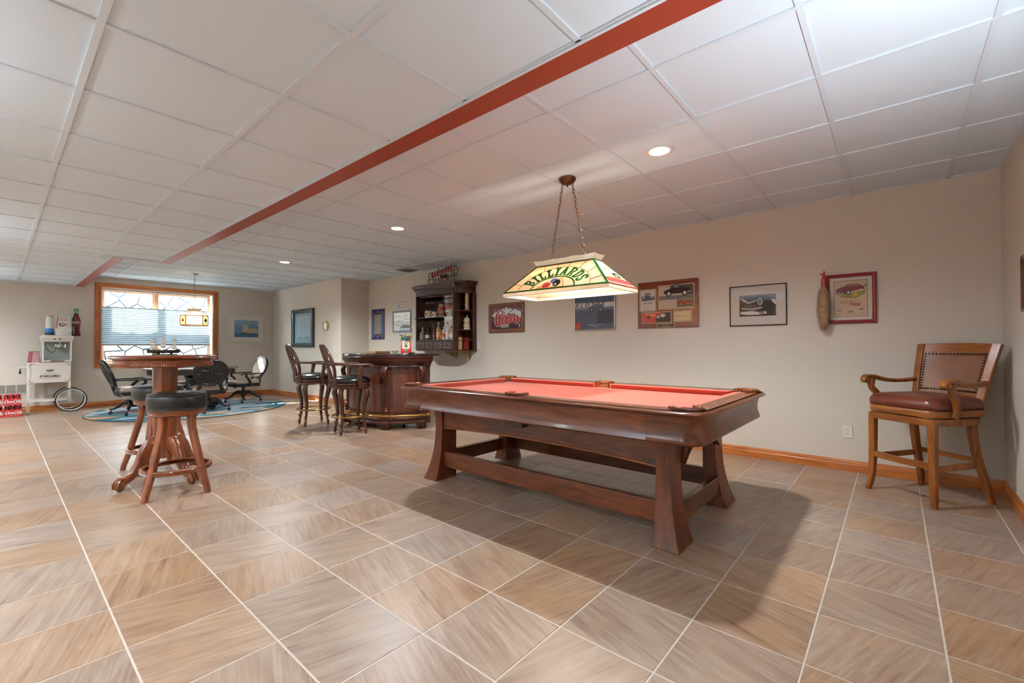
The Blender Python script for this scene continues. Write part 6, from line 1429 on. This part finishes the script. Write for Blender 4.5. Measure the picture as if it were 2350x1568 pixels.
# -- car award plaque
def plaque():
    w, h = .70, .535
    t = hang('car_plaque', 'glossy wooden plaque with mounted car magazine pages on the long wall', 'plaque', 'R', 1.967, 1.608)
    MB().box(-w/2, w/2, -h/2, h/2, 0, .024).obj('board', wood('plaque_wood', (104, 46, 24), (140, 72, 38), 'x', 4, .16, .7), t, bevel=.004)
    def page(x0, x1, y0, y1, fn):
        MB().box(x0, x1, y0, y1, .022, .0265).obj('gold_border', mat('gold_edge', (214, 190, 150), .35), t, smooth=0)
        MB().box(x0+.008, x1-.008, y0+.008, y1-.008, .0262, .0275).obj('dark_border', flat((70, 50, 36)), t, smooth=0)
        a = Art(); fn(a, x0+.012, x1-.012, y0+.012, y1-.012); a.obj('print', t, T(0, 0, .0276), rough=.25)
    def p1(a, x0, x1, y0, y1):
        a.rect((214, 204, 192), x0, x1, y0, y1); cx = (x0+x1)/2
        a.poly((86, 92, 106), [(x0+.01, y1-.075), (cx-.03, y1-.06), (x1-.01, y1-.075), (x1-.008, y1-.115), (x0+.02, y1-.125)]); a.poly((120, 124, 134), [(cx-.04, y1-.06), (cx-.035, y1-.03), (cx+.03, y1-.03), (cx+.035, y1-.06)])
        for s in (-1, 1): a.ell((216, 210, 206), cx+s*.045, y1-.085, .011)
        a.line((110, 112, 120), [(cx-.05, y1-.152), (cx-.01, y1-.15)], .012); a.line((110, 112, 120), [(cx+.005, y1-.15), (cx+.05, y1-.146)], .012)
        for k in range(6): a.line((190, 182, 172), [(x0+.03, y0+.06-k*.01), (x1-.03, y0+.06-k*.01)], .003)
    def car(a, cx, cy, k, body, hi):
        a.poly(body, [(cx-1.0*k, cy-.05*k), (cx-.9*k, cy+.1*k), (cx-.55*k, cy+.2*k), (cx-.35*k, cy+.45*k), (cx+.1*k, cy+.5*k), (cx+.35*k, cy+.28*k), (cx+.85*k, cy+.2*k), (cx+1.0*k, cy+.02*k), (cx+.95*k, cy-.15*k), (cx-.9*k, cy-.18*k)])
        a.poly(hi, [(cx-.3*k, cy+.27*k), (cx-.2*k, cy+.42*k), (cx+.08*k, cy+.44*k), (cx+.22*k, cy+.28*k)])
        for x in (-.6, .55): a.ell((30, 26, 26), cx+x*k, cy-.15*k, .2*k); a.ell((222, 214, 204), cx+x*k, cy-.15*k, .12*k)
        a.line((206, 200, 190), [(cx+.7*k, cy-.1*k), (cx+1.02*k, cy-.06*k)], .05*k)
    def p2(a, x0, x1, y0, y1):
        a.rect((206, 184, 160), x0, x1, y0, y1); a.poly((84, 78, 62), [(x0+.12, y1), (x1, y1), (x1, y0+.1), (x0+.3, y0+.15)]); a.rect((120, 112, 108), x0, x1, y0+.1, y0+.145)
        car(a, (x0+x1)/2+.015, y0+.19, .155, (56, 36, 38), (120, 136, 144)); a.rect((206, 182, 162), x0, x0+.2, y0, y0+.1); a.rect((122, 104, 66), x0+.205, x1, y0+.01, y0+.095); car(a, (x0+.2+x1)/2, y0+.05, .065, (166, 62, 44), (196, 120, 90))
        for k in range(6): a.line((184, 160, 142), [(x0+.01, y0+.085-k*.014), (x0+.185, y0+.085-k*.014)], .003)
    def p3(a, x0, x1, y0, y1):
        m = x0+(x1-x0)*.48; a.rect((196, 84, 70), x0, m, y0, y1); a.poly((222, 130, 84), [(x0+.02, y1-.02), (m, y1-.05), (m, y1-.01), (x0+.05, y1)]); a.ell((96, 56, 54), x0+.075, (y0+y1)/2+.01, .018)
        a.rect((74, 60, 52), m, x1, y0, y1); a.ell((206, 196, 184), m+.085, y0+.075, .03, .022); a.ell((190, 180, 170), m+.03, y0+.06, .022, .016); a.poly((196, 76, 60), [(m, y1), (m+.07, y1), (m+.04, y1-.03), (m, y1-.025)])
    def p4(a, x0, x1, y0, y1):
        a.rect((216, 188, 146), x0, x1, y0, y1); a.line((120, 92, 62), [(x0+.005, (y0+y1)/2), (x1-.005, (y0+y1)/2)], .004)
        for k in range(7): a.line((198, 168, 124), [(x0+.01, y1-.012-k*.015), (x1-.01, y1-.012-k*.015)], .0025)
    page(-.325, -.12, -.075, .185, p1); page(-.1, .31, -.065, .215, p2); page(-.3, .055, -.215, -.085, p3); page(.075, .28, -.21, -.08, p4)
    MB().box(-.115, .095, -.262, -.222, .022, .0265).obj('gold_border', mat('gold_edge', (214, 190, 150), .35), t, smooth=0); MB().box(-.108, .088, -.257, -.227, .026, .0285).obj('name_plate', flat((34, 32, 30), .3), t, smooth=0)
    a = Art(); a.line((170, 160, 140), [(-.09, -.238), (.07, -.238)], .004); a.line((150, 142, 126), [(-.05, -.248), (.03, -.248)], .003); a.obj('print', t, T(0, 0, .0287))
plaque()
# -- black and white photograph
def bw():
    w, h = .515, .41
    t = hang('car_photograph', 'thin black framed black and white photograph of a car front', 'framed picture', 'R', 1.047, 1.537)
    frame_part(t, w, h, .009, .02, BLKF); board(t, w-.01, h-.01, .006, (216, 204, 192))
    a = Art(); X0, X1, Y0, Y1 = -.165, .165, -.108, .108
    a.rect((70, 58, 48), X0, X1, Y0, Y1); a.poly((104, 92, 78), [(X0, Y1), (X1, Y1), (X1, .07), (.05, .085), (X0, .06)]); a.poly((44, 36, 30), [(-.12, .085), (.05, .095), (.14, .075), (.15, -.1), (.06, -.1), (.02, .0), (-.06, .02), (-.12, .05)])
    a.ell((206, 196, 184), .025, .035, .024, .035); a.ell((120, 108, 98), .023, .037, .016, .026); a.poly((206, 192, 178), [(-.15, .075), (-.13, .045), (-.08, .02), (.0, .045), (-.005, .055), (-.08, .035), (-.12, .065)])
    for k in range(6): a.line((176, 164, 150), [(-.1+k*.016, .008), (-.105+k*.016, -.02)], .003)
    a.poly((196, 182, 168), [(-.15, -.02), (-.04, -.03), (.04, -.015), (.05, -.03), (-.04, -.045), (-.14, -.035)]); a.poly((226, 214, 200), [(-.15, -.06), (-.04, -.055), (.02, -.07), (.08, -.062), (.085, -.085), (.02, -.098), (-.1, -.095), (-.16, -.08)])
    a.ell((150, 138, 126), .04, -.08, .024, .016); a.poly((226, 216, 204), [(.12, .06), (.165, .045), (.165, .0), (.14, .02)]); a.rect((34, 28, 24), X0, X1, Y0, Y0+.014)
    a.obj('print', t, T(0, 0, .0062), rough=.4); pane(t, w-.018, h-.018, .012)
bw()
# -- red framed car advertisement
def ad():
    w, h = .365, .445
    t = hang('car_advertisement', 'red framed vintage car advertisement beside the hanging fur tail', 'framed picture', 'R', .298, 1.552)
    frame_part(t, w, h, .03, .026, DKRED); board(t, w-.03, h-.03, .006, (222, 208, 194))
    a = Art(); a.rect((120, 84, 62), -.122, .122, -.163, .163); a.rect((214, 186, 158), -.118, .118, -.159, .159)
    a.poly((150, 146, 62), [(-.108, .045), (-.06, .01), (.04, .0), (.1, .04), (.112, .075), (.06, .06)]); a.poly((168, 130, 104), [(-.108, .045), (-.108, .09), (-.02, .085), (-.04, .05)])
    a.poly((126, 58, 54), [(-.1, .06), (-.1, .085), (-.085, .1), (-.045, .11), (-.02, .13), (.045, .13), (.075, .115), (.1, .1), (.1, .08), (.06, .075), (-.02, .06), (-.03, .045), (-.09, .045)]); a.poly((176, 130, 112), [(-.03, .112), (-.015, .125), (.04, .125), (.06, .113)])
    a.ell((48, 34, 32), -.015, .055, .018); a.ell((222, 210, 196), -.015, .055, .011); a.ell((206, 196, 180), .075, .075, .009); a.line((206, 190, 176), [(-.1, .055), (-.05, .05)], .006)
    a.poly((206, 168, 74), [(.01, .015), (.03, .055), (.045, .05), (.05, .012)]); a.poly((112, 110, 48), [(.1, .1), (.108, .14), (.114, .1)])
    a.line((150, 92, 84), [(-.08, -.025), (.06, -.025)], .004); a.line((170, 112, 100), [(-.08, -.04), (-.01, -.04)], .004); a.script((206, 74, 58), 'Mercury', -.015, -.062, .034, .12, .4, .62); a.line((110, 100, 92), [(.01, -.07), (.07, -.062)], .003)
    for x, y in ((-.08, -.105), (.0, -.12), (.075, -.1)): a.poly((170, 92, 74), [(x-.022, y-.004), (x-.008, y+.008), (x+.012, y+.007), (x+.024, y-.003)])
    for x in (-.08, 0, .075):
        for k in range(3): a.line((190, 164, 138), [(x-.028, -.13-k*.008), (x+.028, -.13-k*.008)], .002)
    a.obj('print', t, T(0, 0, .0062), rough=.4); pane(t, w-.055, h-.055, .012)
ad()
# -- fur tail hanging on the frame corner
def tail():
    t = hang('fur_tail', 'tan fur tail hanging by a red strap from the corner of the red frame', 'fur tail', 'R', .492, 1.28)
    FU = mat('tan_fur', (206, 168, 122), .85, vary=.25, vscale=18, sheen=.5); z = .07
    prof = [(.004, .02), (.02, .035), (.03, .08), (.04, .16), (.043, .22), (.038, .3), (.026, .36), (.012, .39)]
    rings = [[(r*1.0*math.cos(2*PI*k/20), y, z+r*.8*math.sin(2*PI*k/20)) for k in range(20)] for r, y in prof]
    MB().loft(rings).obj('pelt', FU, t, smooth=80)
    rnd = random.Random(11); vs = []; fs = []
    for i in range(9500):
        f = rnd.random(); q = f*(len(prof)-1); k = min(int(q), len(prof)-2); r = prof[k][0]+(prof[k+1][0]-prof[k][0])*(q-k); y = prof[k][1]+(prof[k+1][1]-prof[k][1])*(q-k); a = rnd.uniform(0, 2*PI)
        n = Vector((math.cos(a), 0, .8*math.sin(a))); p = Vector((r*n.x, y, z+r*n.z)); L = rnd.uniform(.018, .046); d = (n*.5+Vector((rnd.uniform(-.25, .25), -1, rnd.uniform(-.25, .25)))).normalized()*L
        s = n.cross(Vector((0, 1, 0))).normalized()*.0011; o = len(vs); e = p+d
        if e.z < .03: continue
        vs += [tuple(p-s), tuple(p+s), tuple(e)]; fs.append((o, o+1, o+2))
    MB().add(vs, fs).obj('hair', FU, t, smooth=0, kind='stuff')
    RB = mat('red_strap', (172, 40, 28), .5)
    MB().bar([(-.006, .375, z), (-.012, .44, .045), (.0, .5, .036)], .014, .002, (1, 0, 0)).bar([(.01, .375, z), (.012, .44, .045), (.004, .5, .036)], .014, .002, (1, 0, 0)).obj('strap', RB, t)
    MB().bar(catmull([(.0, .495, .034), (-.012, .508, .04), (-.03, .512, .042)], 3), [.012, .014, .006], .004, (0, 1, 0)).bar(catmull([(.002, .498, .034), (.006, .52, .04), (.002, .538, .042)], 3), [.01, .014, .006], .004, (1, 0, 0)).sphere((.002, .5, .038), .009, 8).obj('bow', RB, t)
tail()
# -- narrow frame on the near wall at the picture edge
def edge_frame():
    t = hang('brown_frame', 'brown framed picture on the side wall at the right picture edge', 'framed picture', 'F', 3.98, 1.515)
    frame_part(t, .48, .35, .022, .022, wood('frame_umber', (84, 48, 30), (116, 72, 46), 'x', 8, .4, .2)); board(t, .46, .33, .006, (196, 186, 172)); Art().rect((110, 120, 118), -.15, .15, -.09, .09).poly((70, 84, 70), [(-.15, -.09), (.15, -.09), (.15, -.02), (0, .02), (-.15, -.03)]).obj('print', t, T(0, 0, .0062)); pane(t, .44, .31, .011)
edge_frame()
# -- ship print in a deep blue-black frame on the projecting wall
def shipprint():
    w, h = 1.03, .83
    t = hang('ship_print', 'large dark framed pale ship print on the projecting wall', 'framed picture', 'W', 9.83, 1.54)
    frame_part(t, w, h, .085, .055, mat('frame_navy', (34, 44, 58), .3, coat=.4)); board(t, w-.1, h-.1, .008, (150, 190, 202))
    a = Art(); a.rect((192, 218, 232), -.33, .33, -.25, .27); a.rect((170, 200, 214), -.33, .33, -.25, -.2)
    for x, k in ((-.2, .8), (-.1, 1.), (.12, .7), (.22, 1.2)):
        a.poly((112, 138, 152), [(x-.05*k, -.2), (x+.05*k, -.2), (x+.04*k, -.225), (x-.04*k, -.225)]); a.line((120, 146, 160), [(x, -.2), (x, -.2+.12*k)], .005)
        for s in (-.02, .02): a.poly((196, 214, 224), [(x+s-.018*k, -.19), (x+s+.018*k, -.19), (x+s+.014*k, -.19+.07*k), (x+s-.012*k, -.19+.075*k)])
    a.obj('print', t, T(0, 0, .0082)); pane(t, w-.16, h-.16, .016)
shipprint()
# -- porthole clock
def clock():
    t = hang('porthole_clock', 'round brass porthole clock beside the large ship print', 'clock', 'W', 8.775, 1.56); BR = mat('clock_brass', (206, 190, 150), .22, metal=.9)
    MB().lathe([(.095, 0), (.1, .006), (.1, .03), (.086, .05), (.076, .052), (.074, .04)], 32).obj('case', BR, t)
    MB().lathe([(.001, .036), (.076, .036)], 28, cap=False).obj('dial', flat((236, 234, 226)), t)
    a = Art()
    for k in range(12): th = k*PI/6; a.line((60, 56, 50), [(.056*math.sin(th), .056*math.cos(th)), (.068*math.sin(th), .068*math.cos(th))], .004)
    a.line((40, 38, 36), [(0, 0), (.02, .034)], .005); a.line((40, 38, 36), [(0, 0), (-.05, .012)], .004); a.obj('hands', t, T(0, 0, .0365))
    MB().lathe([(.001, .047), (.074, .046)], 28, cap=False).obj('crystal', glass('picture_glass'), t)
    for k in range(6): th = k*PI/3+.3; MB().cyl((.09*math.cos(th), .09*math.sin(th), .03), (.09*math.cos(th), .09*math.sin(th), .05), .007, n=8).obj('bolt', BR, t)
clock()
# -- blue painted mirror
def bluemirror():
    w, h = .45, .61
    t = hang('painted_mirror', 'small mirror in a blue painted scroll border near the inner corner', 'mirror', 'R', 7.856, 1.579)
    MB().box(-w/2, w/2, -h/2, h/2, 0, .016).obj('board', mat('mirror_board', (62, 62, 96), .5), t, bevel=.003)
    a = Art(); BL = (70, 98, 140); LB_ = (124, 152, 178); OC = (160, 112, 84)
    for s in (-1, 1): a.rect(BL, s*.173-.048, s*.173+.048, -.2, .2); a.rect((50, 60, 120), -.2, .2, s*.25-.045, s*.25+.045)
    for s in (-1, 1):
        for k in range(6):
            y = -.17+k*.068; a.line(LB_, [(s*.173+.026*math.cos(t_), y+.022*math.sin(t_)) for t_ in [i*PI/6 for i in range(11)]], .009)
        a.ell(OC, 0, s*.25, .032, .022); a.ell((186, 140, 100), 0, s*.25, .014)
        for q in (-1, 1): a.ell(OC, q*.165, s*.235, .026, .03); a.line((150, 110, 92), [(q*.05, s*.222), (q*.13, s*.222)], .014)
    a.obj('print', t, T(0, 0, .0165)); MB().box(-.122, .122, -.195, .195, .016, .0185).obj('mirror', mat('mirror_silver', (225, 226, 226), .03, metal=1.), t, smooth=0)
bluemirror()
def small_papers():
    t = hang('paper_sign', 'small white printed paper sign above the pale framed picture', 'sign', 'R', 7.05, 1.92); MB().box(-.225, .225, -.08, .08, 0, .004).obj('card', flat((226, 220, 212)), t, smooth=0)
    a = Art(); a.line((170, 176, 196), [(-.2, -.055), (.2, -.05)], .016); a.line((176, 160, 150), [(-.18, .045), (-.1, .055), (-.03, .045), (.06, .055), (.17, .045)], .014); a.poly((130, 150, 186), [(-.15, -.04), (-.09, -.03), (-.08, .0), (-.11, .01)]); a.line((206, 186, 150), [(-.06, .0), (.15, .0)], .014); a.obj('print', t, T(0, 0, .0045))
    w, h = .575, .405
    t = hang('pale_picture', 'pale blue framed line drawing hanging behind the gumball machine', 'framed picture', 'R', 7.06, 1.604); frame_part(t, w, h, .03, .02, mat('frame_bluegrey', (128, 146, 166), .35, coat=.2)); board(t, w-.03, h-.03, .005, (238, 238, 236))
    a = Art()
    for x, y, k in ((-.15, .09, .1), (.13, .1, .07), (-.05, .0, .12), (.12, .02, .08), (-.1, -.08, .1), (.08, -.07, .09)): a.line((146, 158, 166), [(x-k, y), (x-k*.3, y+.02), (x+k*.2, y+.005), (x+k, y+.025)], [.006, .012, .01, .005])
    a.ell((150, 170, 184), .13, .11, .024, .034); a.obj('print', t, T(0, 0, .0055)); pane(t, w-.05, h-.05, .01)
    t = hang('paper_note', 'small pale green note pinned low on the wall beside the gumball machine', 'note', 'R', 7.1, 1.28); MB().box(-.1, .1, -.08, .08, 0, .003).obj('card', flat((206, 216, 208)), t, smooth=0); Art().line((150, 176, 186), [(-.06, -.02), (.0, .03), (.06, .0)], .012).ell((236, 236, 220), -.02, .03, .05, .03).obj('print', t, T(0, 0, .0035))
small_papers()
# -- seascape by the window
def seascape():
    w, h = .70, .60
    t = hang('seascape_print', 'white framed blue seascape with a sailing ship beside the far window', 'framed picture', 'B', 3.825, 1.553); frame_part(t, w, h, .014, .02, mat('frame_ivory', (242, 238, 228), .4)); board(t, w-.02, h-.02, .006, (244, 240, 232))
    a = Art(); a.rect((180, 196, 204), -.26, .26, -.2, .2); a.rect((116, 158, 196), -.25, .25, -.19, .19); a.poly((150, 182, 206), [(-.25, .19), (.25, .19), (.25, .08), (.1, .12), (-.1, .06), (-.25, .12)]); a.rect((74, 116, 160), -.25, .25, -.19, -.1)
    a.poly((216, 196, 160), [(-.02, -.06), (.05, .0), (.16, .02), (.24, -.02), (.25, -.1), (-.02, -.1)]); a.poly((222, 208, 180), [(-.1, -.08), (-.09, .06), (-.04, .12), (.02, .08), (.05, .02), (.02, -.08)]); a.poly((196, 206, 210), [(-.07, -.02), (-.06, .08), (-.02, .04)])
    a.poly((110, 90, 80), [(-.13, -.09), (.06, -.09), (.04, -.12), (-.1, -.12)])
    for k in range(8): a.line((56, 92, 136), [(-.24+k*.06, -.13-.02*(k % 3)), (-.2+k*.06, -.125-.02*(k % 3))], .008)
    a.obj('print', t, T(0, 0, .0062)); pane(t, w-.028, h-.028, .012)
seascape()
# -- bottle shaped tin sign
def tinsign():
    t = hang('bottle_sign', 'pale tin sign with a painted cola bottle above the popcorn cart', 'sign', 'B', .97, 1.335)
    MB().prism(rrect(-.074, .074, 0, .515, .02, 4), 0, .004).obj('plate', flat((214, 204, 192), .35), t)
    out = [(.0, 0), (.05, .004), (.062, .02), (.056, .06), (.046, .12), (.055, .2), (.062, .27), (.05, .33), (.032, .39), (.027, .42), (.027, .47), (.032, .48), (.03, .505), (0, .508)]
    a = Art(); a.poly((44, 26, 26), out+[(-x, y) for x, y in reversed(out[1:-1])]); a.poly((90, 150, 128), [(-.026, .415), (.026, .415), (.027, .47), (.031, .48), (.029, .503), (-.029, .503), (-.031, .48), (-.027, .47)])
    a.poly((150, 24, 30), [(.02, .02), (.058, .03), (.05, .1), (.045, .13), (.054, .2), (.06, .27), (.048, .33), (.03, .39), (.01, .4), (.018, .3), (.02, .2), (.012, .12)]); a.poly((176, 150, 140), [(-.04, .03), (-.022, .03), (-.018, .19), (-.034, .19)]); a.poly((150, 130, 124), [(-.02, .28), (-.005, .28), (-.008, .38), (-.016, .38)])
    a.line((196, 190, 184), [(-.06, .232), (.06, .232)], .006); a.script((226, 220, 214), 'Coca-Cola', -.064, .246, .032, .14, .3, .62); a.line((170, 220, 200), [(.0, .43), (.0, .49)], .012)
    a.obj('print', t, T(0, .002, .0042), rough=.3)
tinsign()
